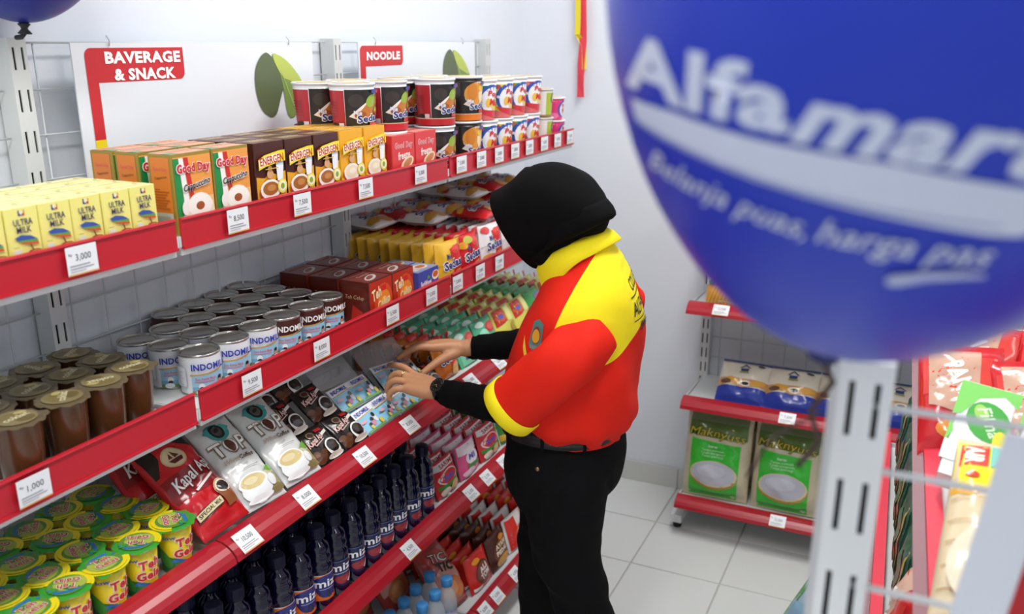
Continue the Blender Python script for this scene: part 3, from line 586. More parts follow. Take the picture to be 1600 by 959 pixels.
sari = carton('tea_box', .098, .062, .080, '#3a44a0', [('r', -.048, .001, .048, .079, '#3b47a6'), ('t', 'SariWangi', -.012, .047, .05, .016, '#f3f3f0', {'bold': .03}), ('e', .0, .060, .007, .004, '#4a9a4a'), ('e', .030, .028, .021, .016, '#f2efe8'), ('e', .030, .031, .016, .010, '#c8542e'), ('e', .032, .060, .017, .012, '#f0e8da'), ('e', .032, .062, .013, .008, '#d0602e'), ('r', -.03, .030, .008, .034, '#aab0d8')],
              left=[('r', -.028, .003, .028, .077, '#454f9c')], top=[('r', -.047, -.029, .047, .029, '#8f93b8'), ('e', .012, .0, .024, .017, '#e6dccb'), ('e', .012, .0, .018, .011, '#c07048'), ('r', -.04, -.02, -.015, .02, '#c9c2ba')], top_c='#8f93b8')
put(sari, 'dark blue tea box with a cup picture, at the front edge by the red ones', 'tea box', 'tea_box', (.318, 1.872, Z2), (0, 0, RZ))
put(sari, 'dark blue tea box at the back near the wire mesh', 'tea box', 'tea_box', (.062, 1.772, Z2), (0, 0, RZ+.05))
put(sari, 'dark blue tea box in the second row beside the yellow noodle packs', 'tea box', 'tea_box', (.25, 1.875, Z2), (0, 0, RZ-.03))
# ================================================================ third shelf: jelly cups and packs lying on a slope
def tilted(rz, tilt, twist=0.0): return (Matrix.Rotation(rz, 3, 'Z')@Matrix.Rotation(-tilt, 3, 'X')@Matrix.Rotation(twist, 3, 'Y')).to_euler()
rj = lambda v: .0235+(.031-.0235)*v/.090
jb = Mb(); jb.rev([(.022, 0), (.0235, .003), (.0305, .085)], M('#ecd21e', .3), 26)
ja = [('p', [(-.10, .02), (-.05, .045), (-.01, .03), (.03, .012), (.10, .03), (.10, .001), (-.10, .001)], '#2c7a34'), ('p', [(-.04, .02), (-.01, .03), (.03, .012), (.05, .012), (.05, .008), (.028, .007), (-.01, .024), (-.04, .014)], '#2f78c4'), ('e', -.03, .032, .010, .022, '#4c9a3a', .5), ('e', -.045, .04, .008, .02, '#2f7f3a', -.4), ('e', .044, .05, .007, .018, '#57a33e', .3),
      ('t', 'Teh', .006, .060, .032, .020, '#f7ead2', {'bold': .10}), ('t', 'Teh', .006, .060, .029, .017, '#cf2f34', {'bold': .04}), ('t', 'Gelas', .008, .040, .044, .019, '#f7ead2', {'bold': .10}), ('t', 'Gelas', .008, .040, .041, .016, '#cf2f34', {'bold': .04}), ('t', 'low', -.016, .073, .016, .007, '#2c50a8', {'bold': .03})]
jb.art(S_rev(rj), ja, ml=.0055, rough=.3, smooth=True, dl=.00025); jb = jb.build('cup')
jr = Mb(); jr.rev([(.0300, .0835), (.0325, .0845), (.0325, .0885), (.0305, .0895)], M('#d9dad2', .35), 26); jr = jr.build('rim')
jl = []
for k in range(3):
    b = flange(.0335, .0895, M('#3c9a34', .3), seed=20+k, amp=.0018)
    S0 = S_topdisc(.0908); half = [(.034*math.cos(R(a)), .034*math.sin(R(a))) for a in range(170, 351, 12)]
    b.art(S0, [('p', half, '#ecd51f'), ('e', 0, 0, .028, .028, '#5f8f3a'), ('e', -.004, -.003, .024, .020, '#a8b84a'), ('p', [(-.026, .008), (-.01, .022), (.012, .024), (.026, .012), (.022, .008), (.010, .018), (-.010, .016)], '#2f74b8'), ('p', [(-.02, .01), (-.008, .018), (.004, .012), (-.004, .004)], '#2f7a34'), ('e', .016, .012, .010, .004, '#3c9a34', .8),
               ('t', 'Teh', -.001, .006, .030, .015, '#efe4c8', {'bold': .07}), ('t', 'Teh', -.001, .006, .028, .013, '#b3344a', {'bold': .02}), ('t', 'Gelas', 0, -.009, .038, .014, '#efe4c8', {'bold': .07}), ('t', 'Gelas', 0, -.009, .036, .012, '#b3344a', {'bold': .02})], rough=.28, dl=.00022)
    b.art(lambda u, v, l: (u, v, .0892+l), [('p', [(.0382*math.cos(R(a)), .0382*math.sin(R(a))) for a in range(170, 351, 10)]+[(.034*math.cos(R(a)), .034*math.sin(R(a))) for a in range(350, 169, -10)], '#ecd51f')], rough=.3, lift=.0010)
    jl.append(b.build('foil_lid'))
JEL = [(.338,.732,0,0),(.335,.797,0,1),(.335,.866,0,2),(.333,.934,0,3),(.333,1.012,0,4),(.272,.736,1,0),(.276,.803,1,1),(.272,.876,1,2),(.270,.949,1,3),(.262,1.023,1,4),(.215,.742,2,0),(.214,.810,2,1),(.206,.882,2,2),(.202,.951,2,3),(.198,1.016,2,4),(.148,.752,3,0),(.147,.822,3,1),(.138,.886,3,2),(.128,.955,3,3),(.132,1.022,3,4)]
for k, (x, y, r_, c) in enumerate(JEL):
    multi('jelly_cup', [('cup', jb), ('rim', jr), ('foil_lid', jl[k % 3], None, (0, 0, random.choice((0, .3, 1.2, 2.6, 3.4, 4.4))))], 'yellow and green tea jelly cup, %s, %s' % (ROWN[r_], ['at the frame edge', 'second from the frame edge', 'middle of the row', 'fourth, one short of the coffee bag', 'next to the red coffee bag'][c]), 'jelly cup', (x, y, Z3), (0, 0, RZ-.25+J(.2)), 'tea jelly cups on the third shelf')
SLB, SLU, SLN = Vector((.352, 0, .824)), Vector((-.766, 0, .643)), Vector((.643, 0, .766)); TL = R(50)
def slope(y, s, lift=0): p = SLB+SLU*s+SLN*lift; return (p.x, y, p.z)
red = pillow('coffee_bag', .118, .225, .05, '#c01c24', [('r', -.056, .14, .056, .222, '#231a18'), ('p', [(-.03, .222), (.012, .222), (.02, .19), (.056, .16), (.056, .135), (-.056, .13), (-.03, .17)], '#c31d25'), ('r', -.056, .08, .056, .13, '#8a1a1e'), ('e', -.004, .160, .025, .022, '#cdb88c'), ('e', -.004, .160, .022, .019, '#d9c8a0'), ('p', [(-.018, .156), (.012, .156), (.006, .147), (-.012, .147)], '#5a2420'), ('p', [(-.004, .157), (-.004, .174), (.008, .160)], '#6a3428'), ('p', [(-.008, .158), (-.010, .170), (-.016, .159)], '#6a3428'),
     ('t', 'Kapal Api', .004, .112, .106, .034, '#7a1216', {'shear': .3, 'rot': .22, 'bold': .07}), ('t', 'Kapal Api', .003, .114, .104, .032, '#f2ecea', {'shear': .3, 'rot': .22, 'bold': .02}), ('p', [(-.018, .080), (.034, .096), (.036, .101), (-.020, .084)], '#f0e2e0'), ('e', .034, .066, .020, .018, '#caa27a'), ('p', [(.015, .066), (.053, .066), (.047, .030), (.022, .028)], '#8a5232'), ('e', .034, .067, .017, .0135, '#e6d8c4'), ('e', .034, .067, .0135, .0105, '#2a201e'), ('p', [(-.05, .030), (.014, .038), (.014, .054), (-.05, .046)], '#2c2420'), ('p', [(-.049, .032), (.013, .0395), (.013, .0525), (-.049, .0445)], '#d6c69a'), ('t', 'SPECIAL MIX', -.018, .0423, .056, .0075, '#3a2c20', {'rot': .12, 'bold': .02})], crimp='v', cr=.010, rough=.16, wr=.0016, seed=3, ml=.006, nu=20, nv=24)
def tp(seed): return pillow('coffee_bag', .106, .205, .034, '#d9dbd8', [('e', .0, .172, .028, .022, '#3f9a98'), ('p', [(-.034, .176), (-.02, .186), (.02, .186), (.034, .176), (.024, .168), (-.024, .168)], '#4aa5a2'), ('e', .0, .173, .0175, .017, '#1e1c1e'), ('e', .0, .173, .012, .0115, '#4a4a48'), ('e', .0, .175, .008, .004, '#1e1c1e', .5),
     ('t', 'TOP', .0, .132, .090, .037, '#7d6f58', {'bold': .07}), ('t', 'TOP', -.001, .1332, .085, .032, '#f2f1ec', {'bold': .012}), ('e', .0, .133, .011, .015, '#5a3024'), ('t', 'White', -.020, .103, .034, .010, '#b7a27c', {'shear': .3}), ('t', 'Coffee', .016, .102, .036, .010, '#5a3a2a', {'shear': .3, 'bold': .02}), ('r', -.03, .0925, .022, .0932, '#a8a8a4'), ('t', 'kopi', -.002, .086, .014, .006, '#8a8a86'), ('r', -.028, .0765, .024, .0775, '#8f8f8a'), ('p', [(.020, .078), (.028, .077), (.020, .076)], '#6a6a66'),
     ('p', [(.0, .052), (.052, .060), (.052, .012), (.0, .012)], '#c6c09a'), ('e', .042, .03, .014, .018, '#a89a6a'), ('p', [(.026, .058), (.05, .072), (.052, .056), (.04, .05)], '#6fae3c'), ('e', .034, .016, .02, .008, '#8a7a50'),
     ('e', -.012, .030, .036, .026, '#eceeed'), ('e', -.013, .046, .035, .018, '#f4f5f4'), ('e', -.013, .047, .030, .014, '#d7c38a'), ('e', -.018, .049, .018, .007, '#e6d8ac'), ('e', .027, .034, .010, .012, '#e9ebea'), ('e', -.014, .012, .034, .006, '#fafafa')], crimp='v', cr=.008, rough=.18, wr=.0014, seed=seed, ml=.007, nu=18, nv=22)
t1 = tp(5); t2 = tp(6)
kopi = lambda seed: pillow('coffee_pack', .086, .088, .022, '#201a18', [('r', -.042, .004, .042, .030, '#3c261c'), ('e', -.026, .014, .016, .012, '#5e3a26', .3), ('e', -.034, .026, .009, .007, '#6a4630'), ('e', -.014, .024, .008, .006, '#55341f'), ('r', .004, .070, .026, .078, '#a01e22'), ('e', -.016, .069, .011, .009, '#7a5e4a'), ('e', -.016, .069, .008, .006, '#3a2a22'), ('t', 'Kapal Api', -.012, .053, .054, .018, '#e2b8b0', {'shear': .3, 'rot': .2, 'bold': .03}), ('p', [(-.022, .040), (.010, .048), (.011, .050), (-.022, .043)], '#c9a8a0'),
     ('p', [(.012, .056), (.034, .062), (.034, .069), (.012, .063)], '#dedad2'), ('e', .018, .024, .0245, .021, '#e8e8e4'), ('e', .018, .026, .020, .015, '#1c1412'), ('e', .016, .027, .013, .009, '#33231c'), ('e', .040, .026, .006, .008, '#e4e4e0'), ('e', .014, .006, .026, .006, '#cfc8bc')], crimp='v', cr=.004, rough=.2, seed=seed, wr=.0008, ml=.006, nu=16, nv=12)
kp1, kp2 = kopi(1), kopi(2)
def indo(seed):
    a = [('r', -.070, .045, .070, .066, '#eef1f5'), ('r', -.070, .002, .070, .047, '#8ecbe8')]
    for q in (-.035, .035):
        a += [('r', q-.0008, .001, q+.0008, .066, '#d2dde6')] if q > 0 else []
        a += [('t', 'INDOMILK', q-.004, .056, .052, .011, '#2d3fa6', {'bold': .03}), ('p', [(q-.034, .044), (q+.034, .048), (q+.034, .050), (q-.034, .0465)], '#d8b04a'), ('e', q+.016, .026, .006, .009, '#e9e2e6'), ('e', q+.016, .037, .005, .006, '#3a2a26'), ('e', q+.002, .020, .006, .008, '#d58aa0'), ('e', q+.003, .029, .005, .005, '#33231e'), ('e', q-.010, .013, .005, .006, '#e0cf5a'), ('e', q-.010, .020, .004, .004, '#2c211e'), ('e', q+.026, .014, .006, .008, '#d9c04a'), ('e', q-.024, .032, .010, .004, '#e3a9b8'), ('r', q-.034, .002, q+.034, .007, '#7aa85a')]
    return pillow('milk_sachet_strip', .142, .068, .010, '#e6eaee', a, crimp='u', cr=.004, rough=.14, seed=seed, wr=.0008, ml=.008, nu=18, nv=10)
ind = indo(4)
film = M('#c4c8cc', .18, Alpha=.32)
def clear(name, w_, h, seed, t_=.008):
    me = pillow(name, w_, h, t_, '#b9b9c0', [], nu=14, nv=12, wr=.0035, seed=seed, cr=.006); me.materials.clear(); me.materials.append(film); return me
SG = 'packs lying on the sloped third shelf pile'
def lay(me, nm, y, s, lab, cat, lift=0, tw=0.0, tilt=TL): return put(me, lab, cat, nm, slope(y, s, lift), tilted(RZ, tilt, tw))
lay(red, 'coffee_bag', 1.112, .002, 'large shiny red coffee bag with a ship emblem, beside the jelly cups', 'coffee bag', .014, -.02)
lay(red, 'coffee_bag', 1.085, .085, 'dark shiny coffee bag tucked behind the red coffee bag', 'coffee bag', -.045, .15)
lay(t1, 'coffee_bag', 1.226, .0, 'white coffee bag with teal badge, next to the red bag', 'coffee bag', .008, .06)
lay(t2, 'coffee_bag', 1.342, .0, 'white coffee bag with teal badge, next to the black packs', 'coffee bag', .006, .05)
lay(t1, 'coffee_bag', 1.250, .045, 'white coffee bag behind the others, only its teal badge showing', 'coffee bag', -.036, .05)
for (y, s, lf, lab) in [(1.443, .0, 0, 'lower front one beside the white bags'), (1.412, .086, 0, 'upper one beside the white bags'), (1.538, .0, 0, 'lower front one beside the milk strips'), (1.520, .088, 0, 'upper one beside the milk strips'), (1.40, .160, -.012, 'dim one at the top of the pile'), (1.50, .165, -.012, 'dim one at the top by the milk strips')]:
    lay(kp1 if y < 1.45 else kp2, 'coffee_pack', y, s, 'black coffee pack with a cup picture, '+lab, 'coffee pack', lf, J(.04))
lay(ind, 'milk_sachet_strip', 1.652, .0, 'pale blue strip of milk sachets, lower one behind the red edge', 'sachet strip', 0, -.02)
lay(ind, 'milk_sachet_strip', 1.640, .070, 'pale blue strip of milk sachets, upper one', 'sachet strip', .002, .03)
lay(ind, 'milk_sachet_strip', 1.640, .030, 'pale blue strip of milk sachets, underneath the two upper ones', 'sachet strip', -.014, .0)
lay(ind, 'milk_sachet_strip', 1.802, .0, 'pale blue strip of milk sachets, under the nearer hand', 'sachet strip', -.012, .02)
lay(kp1, 'coffee_pack', 1.905, .0, 'black coffee pack under the hands', 'coffee pack', -.010, .05)
lay(clear('plastic_wrapper', .14, .075, 8), 'plastic_wrapper', 1.632, .140, 'empty clear wrapper above the milk sachet strips', 'wrapper', .0, .1)
# ---------------------------------------------------------------- noodle packs
def noodle(name, base, ops, h=.110, w_=.124, t_=.034, seed=1, bands=(), back=None):
    return pillow(name, w_, h, t_, base, ops, crimp='u', cr=.011, rough=.24, seed=seed, nu=12, nv=10, ml=.010, wr=.0010, puff=(4, 3.2), bands=bands)
def n_sed(base, acc, noodlec): return [('p', [(-.062, .109), (-.01, .109), (-.03, .06), (-.062, .05)], base), ('p', [(-.012, .094), (.03, .103), (.06, .094), (.06, .02), (-.005, .014), (.002, .05)], '#d8282c'), ('e', .028, .020, .032, .018, noodlec), ('e', .012, .090, .015, .012, '#e8453c'), ('t', 'Mie', -.020, .076, .022, .014, '#27357e', {'bold': .03}), ('t', 'Sedaap', .004, .053, .096, .034, '#f6f4ee', {'bold': .09, 'rot': .10}), ('t', 'Sedaap', .004, .053, .092, .030, '#27357e', {'bold': .035, 'rot': .10}), ('t', 'mi instan', .022, .030, .036, .009, '#f2d0d0')] + acc
YB = '#e9b83a'
nk = {
 'yellow': noodle('noodle_pack', YB, n_sed(YB, [('e', .0, .012, .05, .010, '#e0982a')], '#e2a23a'), h=.113, seed=11),
 'red': noodle('noodle_pack', '#cf2026', n_sed('#cf2026', [('e', -.02, .098, .022, .010, '#b8b83a'), ('e', -.042, .086, .014, .010, '#e0a030')], '#e8a860'), h=.113, seed=12),
 'white': noodle('noodle_pack', '#e7e3e2', n_sed('#ece9e8', [('e', -.038, .10, .016, .010, '#d8484a'), ('e', -.03, .02, .026, .014, '#c8943a')], '#d89a4a'), h=.113, seed=13),
 'orange': noodle('noodle_pack', '#c4661e', n_sed('#c4701e', [], '#e2a23a'), h=.10, seed=14, bands=[(.085, .0995, '#d83a22')]),
 'mint': noodle('noodle_pack', '#57b98f', [('r', -.05, .004, .05, .04, '#7fd0aa'), ('e', .018, .068, .032, .017, '#c8352c'), ('e', .018, .068, .024, .010, '#d95a4a'), ('e', -.028, .05, .02, .02, '#9be0c0'), ('e', -.03, .085, .018, .009, '#cfe6d8'), ('r', -.04, .018, .02, .026, '#4a5a9a')], h=.10, seed=15, bands=[(.087, .0995, '#86d8b4')]),
 'lemon': noodle('noodle_pack', '#d9d45c', [('p', [(-.05, .096), (.0, .096), (.0, .052), (-.05, .044)], '#c43a30'), ('e', -.024, .070, .026, .014, '#d85a3a'), ('r', .004, .05, .05, .095, '#e6e48a'), ('e', .03, .03, .022, .016, '#b8a03a'), ('r', -.052, .006, .05, .014, '#c8b03a'), ('e', -.028, .072, .016, .007, '#5a66b8')], h=.10, seed=16, bands=[(.086, .0995, '#c8584a')]),
 'green': noodle('noodle_pack', '#3f9a4c', [('e', .01, .066, .034, .018, '#6a74b4'), ('e', .01, .066, .026, .011, '#c0506a'), ('r', -.05, .006, .05, .024, '#2f7f3e'), ('e', -.03, .04, .018, .014, '#d8d05a')], h=.10, seed=17, bands=[(.086, .0995, '#56b862')]),
 'pinkwhite': noodle('noodle_pack', '#d6343c', [('r', -.052, .078, .052, .096, '#eceae8'), ('t', 'SARIMI', .0, .087, .07, .012, '#b8282e', {'bold': .03}), ('e', -.004, .052, .044, .021, '#f0e6de'), ('e', -.004, .052, .040, .018, '#d22a34'), ('t', 'Soto', -.004, .052, .052, .018, '#3a57b8', {'bold': .05, 'rot': .08}), ('p', [(-.052, .034), (.052, .040), (.052, .028), (-.052, .024)], '#3f8a3a'), ('e', .022, .018, .028, .014, '#d8b070'), ('e', -.028, .014, .02, .012, '#e8d8c4')], h=.10, seed=18, bands=[(.090, .0995, '#e9e6e4'), (.072, .086, '#e4e0de')]),
 'rose': noodle('noodle_pack', '#e0568a', [('r', -.052, .070, .052, .096, '#f0e4e8'), ('e', .0, .054, .034, .020, '#e8e4e8'), ('t', 'Mi', .0, .056, .034, .018, '#5a5ab0', {'bold': .05}), ('r', -.03, .026, .04, .036, '#3f8a4a'), ('e', -.02, .014, .03, .012, '#f0c8d8')], h=.10, seed=19, bands=[(.090, .0995, '#ece4e6'), (.070, .084, '#cf3448')]),
 'leafy': noodle('noodle_pack', '#3c8f36', [('e', .0, .060, .04, .022, '#e07a2a'), ('e', .0, .060, .03, .014, '#d83a30'), ('r', -.05, .01, .05, .03, '#e0b83a')], h=.10, seed=20, bands=[(.086, .0995, '#e08a2e')]),
 'crimson': noodle('snack_pack', '#cc2a22', [('e', .004, .050, .040, .036, '#5a2a20'), ('e', .004, .050, .034, .030, '#7a3a28'), ('t', 'ALI', .006, .060, .042, .018, '#e8dcd4', {'bold': .05, 'rot': .2}), ('t', 'TOM', .008, .040, .046, .018, '#e8dcd4', {'bold': .05, 'rot': .2}), ('r', -.05, .006, -.014, .016, '#eceae4'), ('e', -.02, .092, .02, .008, '#e0922e')], h=.112, seed=21),
 'brown': noodle('snack_pack', '#4a2318', [('e', .0, .050, .042, .038, '#6a3a1c'), ('e', .0, .022, .04, .016, '#c8923a'), ('t', 'AYAM', .0, .072, .062, .016, '#d8c8a8', {'bold': .05}), ('t', 'PEDAS', .0, .052, .066, .016, '#e6dcc8', {'bold': .05}), ('e', .018, .09, .018, .008, '#c8782e')], h=.112, seed=22),
 'redwhite': noodle('snack_pack', '#d8d2ce', [('p', [(-.05, .106), (.0, .106), (-.016, .005), (-.05, .005)], '#cf2c22'), ('e', .014, .056, .03, .020, '#d8582a'), ('e', .014, .056, .02, .012, '#f0dcc8')], h=.112, seed=23, bands=[(.100, .111, '#ddd8d6')]),
}
def filed(kind, desc, y, z, x0, n, dx, where, shelfname, tilt=R(6), cat='noodle pack', nm='noodle_pack', w_=None):
    for k in range(n):
        lab = '%s, %s, %s' % (desc, where, 'front one' if k == 0 else ORD[k]+' from front')
        put(nk[kind], lab, cat, nm, (x0-dx*k+J(.0015), y+J(.004), z+.0005+abs(J(.002))), tilted(RZ+J(.05), tilt+J(.03), J(.03)), 'file of %s packs, %s' % (kind, shelfname))
N2 = 'second shelf'
filed('yellow', 'yellow noodle pack', 2.034, Z2, .318, 9, .0335, 'beside the blue tea box', N2)
filed('red', 'bright red noodle pack', 2.152, Z2, .318, 9, .0335, 'beyond the yellow ones', N2)
filed('white', 'white and red noodle pack', 2.285, Z2, .318, 9, .0335, 'beyond the red ones', N2)
filed('white', 'white and red noodle pack', 2.415, Z2, .318, 9, .0335, 'in front of the hijab', N2)
filed('white', 'white and red noodle pack', 2.545, Z2, .318, 9, .0335, 'behind the hijab', N2)
filed('white', 'white and red noodle pack', 2.675, Z2, .318, 9, .0335, 'at the rack end', N2)
for i, y in enumerate((2.06, 2.19, 2.32, 2.45, 2.58, 2.71)):
    for j, x in enumerate((.055, .155, .252)):
        if (i < 2 and j == 2) or (i == 0 and j > 0): continue
        for l_ in range(2 if (i > 2 and j < 2) else 1):
            put(nk['red'] if (i+j*2) % 5 == 1 else nk['white'], 'noodle pack lying over the %s file, %s, %s' % (ORD[i], ['by the mesh', 'midway', 'toward the front'][j], ['lower layer', 'upper layer'][l_]), 'noodle pack', 'noodle_pack', (x+.055, y+J(.006), Z2+.135+.034*l_), tilted(RZ+J(.08), R(88)+J(.04)), 'noodle packs lying on the upright ones, second shelf')
N3 = 'third shelf'
filed('orange', 'orange noodle pack with red top', 2.03, Z3, .315, 8, .036, 'by the hands', N3, R(18))
filed('mint', 'mint green noodle pack with red oval', 2.158, Z3, .315, 8, .037, 'beside the orange ones', N3, R(26))
filed('mint', 'mint green noodle pack with red oval', 2.284, Z3, .315, 8, .037, 'beside the lemon yellow ones', N3, R(26))
filed('lemon', 'lemon yellow noodle pack with red panel', 2.41, Z3, .315, 8, .037, 'beyond the mint ones', N3, R(26))
filed('lemon', 'lemon yellow noodle pack with red panel', 2.536, Z3, .315, 8, .037, 'before the green ones', N3, R(26))
filed('green', 'leaf green noodle pack with violet oval', 2.662, Z3, .315, 8, .037, 'near the rack end', N3, R(26))
filed('lemon', 'lemon yellow noodle pack with red panel', 2.775, Z3, .30, 7, .037, 'last at the rack end', N3, R(20))
N4 = 'fourth shelf'
filed('pinkwhite', 'red and white noodle pack', 1.992, Z4, .325, 8, .036, 'beside the dark bottles', N4, R(15))
filed('rose', 'rose pink noodle pack', 2.122, Z4, .325, 8, .036, 'between the red and white ones', N4, R(15))
filed('pinkwhite', 'red and white noodle pack', 2.252, Z4, .325, 8, .036, 'beyond the rose pink ones', N4, R(15))
filed('leafy', 'green and orange noodle pack', 2.382, Z4, .325, 7, .037, 'behind the trousers', N4, R(15))
filed('pinkwhite', 'red and white noodle pack', 2.512, Z4, .325, 7, .037, 'beyond the green and orange ones', N4, R(15))
N5 = 'bottom shelf'
filed('crimson', 'shiny red snack pack', 2.125, Z5, .36, 8, .040, 'behind the water bottles', N5, R(16), 'snack pack', 'snack_pack')
filed('brown', 'dark brown snack pack', 2.253, Z5, .36, 8, .040, 'beside the shiny red ones', N5, R(16), 'snack pack', 'snack_pack')
filed('redwhite', 'white and red snack pack', 2.381, Z5, .36, 8, .040, 'beyond the dark brown ones', N5, R(16), 'snack pack', 'snack_pack')
filed('crimson', 'shiny red snack pack', 2.509, Z5, .36, 8, .040, 'beyond the white and red ones', N5, R(16), 'snack pack', 'snack_pack')
filed('redwhite', 'white and red snack pack', 2.637, Z5, .36, 7, .040, 'at the rack end', N5, R(16), 'snack pack', 'snack_pack')
waf = pillow('wafer_bag', .13, .20, .06, '#a83a34', [('r', -.06, .1, .06, .19, '#b84440'), ('p', [(-.06, .10), (.0, .13), (.06, .10), (.06, .06), (-.06, .06)], '#d89a90'), ('t', 'TIC', -.004, .150, .07, .030, '#2a1c1a', {'bold': .06, 'rot': -.2}), ('t', 'TIC', -.004, .150, .064, .026, '#e8d8d0', {'bold': .0, 'rot': -.2}), ('t', 'TIC', .006, .118, .07, .028, '#2a1c1a', {'bold': .06, 'rot': -.2}), ('e', .0, .05, .05, .036, '#c8764a'), ('e', -.01, .054, .03, .02, '#d8925a'), ('r', -.06, .008, .06, .018, '#b83a30')], crimp='v', cr=.010, rough=.2, seed=31, wr=.002, ml=.008, nu=18, nv=18)
put(waf, 'puffy red snack bag with dark lettering, leaning behind the water bottles', 'snack bag', 'snack_bag', (.345, 1.985, Z5+.012), tilted(RZ, R(38), .12))
put(waf, 'puffy red snack bag tucked at the back, in shade behind the bottles', 'snack bag', 'snack_bag', (.20, 1.93, Z5+.012), tilted(RZ, R(34), -.1))
put(waf, 'puffy red snack bag furthest back toward the mesh', 'snack bag', 'snack_bag', (.14, 1.80, Z5+.012), tilted(RZ, R(34), .1))

# ---------------------------------------------------------------- dark bottles, fourth shelf
PET = M('#08082a', .04, Specular_IOR_Level=.6); CAPM = M('#0c0d2c', .4, Specular_IOR_Level=.3)
bp = [(.024, 0), (.028, .003), (.0295, .012), (.0295, .026), (.0288, .034), (.0288, .102), (.0297, .106), (.0300, .112), (.0285, .119), (.0255, .123), (.0282, .129), (.0280, .138), (.0250, .143), (.0262, .149), (.0250, .157), (.0215, .165), (.0150, .171), (.0135, .176), (.0135, .183)]
bb_ = Mb(); bb_.rev(bp, PET, 26); bb_ = bb_.build('bottle_body')
bc = Mb(); bc.rev([(.0150, .178), (.0172, .179), (.0172, .184), (.0166, .185), (.0166, .203), (.0150, .2055), (0, .2055)], CAPM, 24)
for k in range(24):
    a = 2*math.pi*k/24; bc.box(.0164*math.cos(a)-.0007, .0164*math.sin(a)-.0007, .187, .0164*math.cos(a)+.0007, .0164*math.sin(a)+.0007, .202, CAPM)
bc = bc.build('cap')
def blabel(orange):
    b = Mb(); b.rev([(.02905, .036), (.02905, .100)], M('#10163f' if not orange else '#1c2566', .25), 30, cap=False)
    rf = lambda v: .0291
    a = [('r', -.09, .037, .09, .099, '#131b47' if not orange else '#e8e6e4')]
    if orange: a += [('p', [(-.09, .090), (.0, .099), (.09, .090), (.09, .037), (-.09, .037)], '#e87a22'), ('p', chaikin([(-.034, .096), (.05, .099), (.048, .06), (.01, .042), (-.024, .052)]), '#202c7a'), ('e', .006, .066, .030, .025, '#1d2a72'), ('r', -.09, .037, .09, .043, '#e26a1c'), ('t', 'miz', .0, .078, .050, .018, '#f4f4f4', {'bold': .022}), ('r', -.016, .063, .018, .065, '#8a94c8'), ('e', .005, .051, .006, .009, '#16204a'), ('e', .029, .082, .004, .004, '#f0a020')]
    else: a += [('e', .006, .062, .024, .030, '#1a2456'), ('p', chaikin([(-.020, .060), (.032, .060), (.022, .042), (.002, .038), (-.014, .044)]), '#9a2f38'), ('p', [(.012, .042), (.030, .060), (.034, .056), (.018, .038)], '#d8d8e0'), ('t', 'miz', .0, .081, .052, .018, '#f2f2f4', {'bold': .022}), ('r', -.018, .0655, .020, .068, '#9aa2c8'), ('e', .030, .085, .004, .004, '#f0a020'), ('p', [(-.003, .048), (.012, .055), (.016, .044)], '#b8404a'), ('r', -.09, .0965, .09, .0975, '#6a76a8')]
    b.art(S_rev(rf), a, ml=.0052, rough=.25, smooth=True, lift=.0003, dl=.0002); return b.build('label')
lb_b, lb_o = blabel(False), blabel(True)
YB_ = [1.084, 1.147, 1.207, 1.272, 1.335, 1.400, 1.464, 1.526, 1.588, 1.652, 1.714, 1.778, 1.850]
for r_ in range(3):
    for k, y in enumerate(YB_):
        org = k <= 5
        multi('drink_bottle', [('bottle_body', bb_), ('cap', bc), ('label', lb_o if org else lb_b)], 'dark blue isotonic drink bottle, %s, %s' % (ROWN[r_], 'nearest the noodle packs' if k == 12 else ORD[12-k]+' from the noodle packs'), 'bottle', (.328-.066*r_+J(.002), y+J(.002), Z4), (0, 0, RZ-.40+J(.15)), 'dark blue bottles on the fourth shelf')
# clear water bottles, bottom shelf
PETC = M('#e2ebf0', .08, Alpha=.38); BLU = M('#3f8fd0', .35)
wp = [(.020, 0), (.026, .003), (.0275, .012), (.0275, .032), (.0265, .036), (.0275, .040), (.0275, .052), (.0270, .055), (.0270, .105), (.0275, .110), (.0265, .128), (.0215, .148), (.0145, .160), (.0125, .165), (.0125, .176)]
wb_ = Mb(); wb_.rev(wp, PETC, 24); wb_ = wb_.build('bottle_body')
wc = Mb(); wc.rev([(.0140, .168), (.0158, .169), (.0158, .189), (.0145, .1915), (0, .1915)], BLU, 22); wc = wc.build('cap')
wl = Mb(); wl.rev([(.0274, .058), (.0274, .104)], M('#c9b8cc', .3), 26, cap=False); wl.art(S_rev(lambda v: .0274), [('r', -.085, .058, .085, .076, '#3f5a9c'), ('r', -.085, .098, .085, .104, '#7f9ac8'), ('e', .0, .08, .02, .012, '#e2d4e0'), ('t', 'air', .0, .066, .02, .009, '#e8ecf4', {'bold': .03})], ml=.012, rough=.3, smooth=True, lift=.0003); wl = wl.build('label')
for c, x in enumerate((.342, .398)):
    for k in range(6):
        multi('water_bottle', [('bottle_body', wb_), ('cap', wc), ('label', wl)], 'small clear water bottle with light blue cap, %s, %s' % (['inner column', 'outer column'][c], ['next to the snack bag', 'second from the snack bag', 'third from the snack bag', 'fourth from the snack bag', 'fifth from the snack bag', 'furthest from the snack bag'][k]), 'water bottle', (x-.012+J(.002), 1.862-.0655*k+J(.002), Z5), (0, 0, RZ+J(.5)), 'water bottles on the bottom shelf')

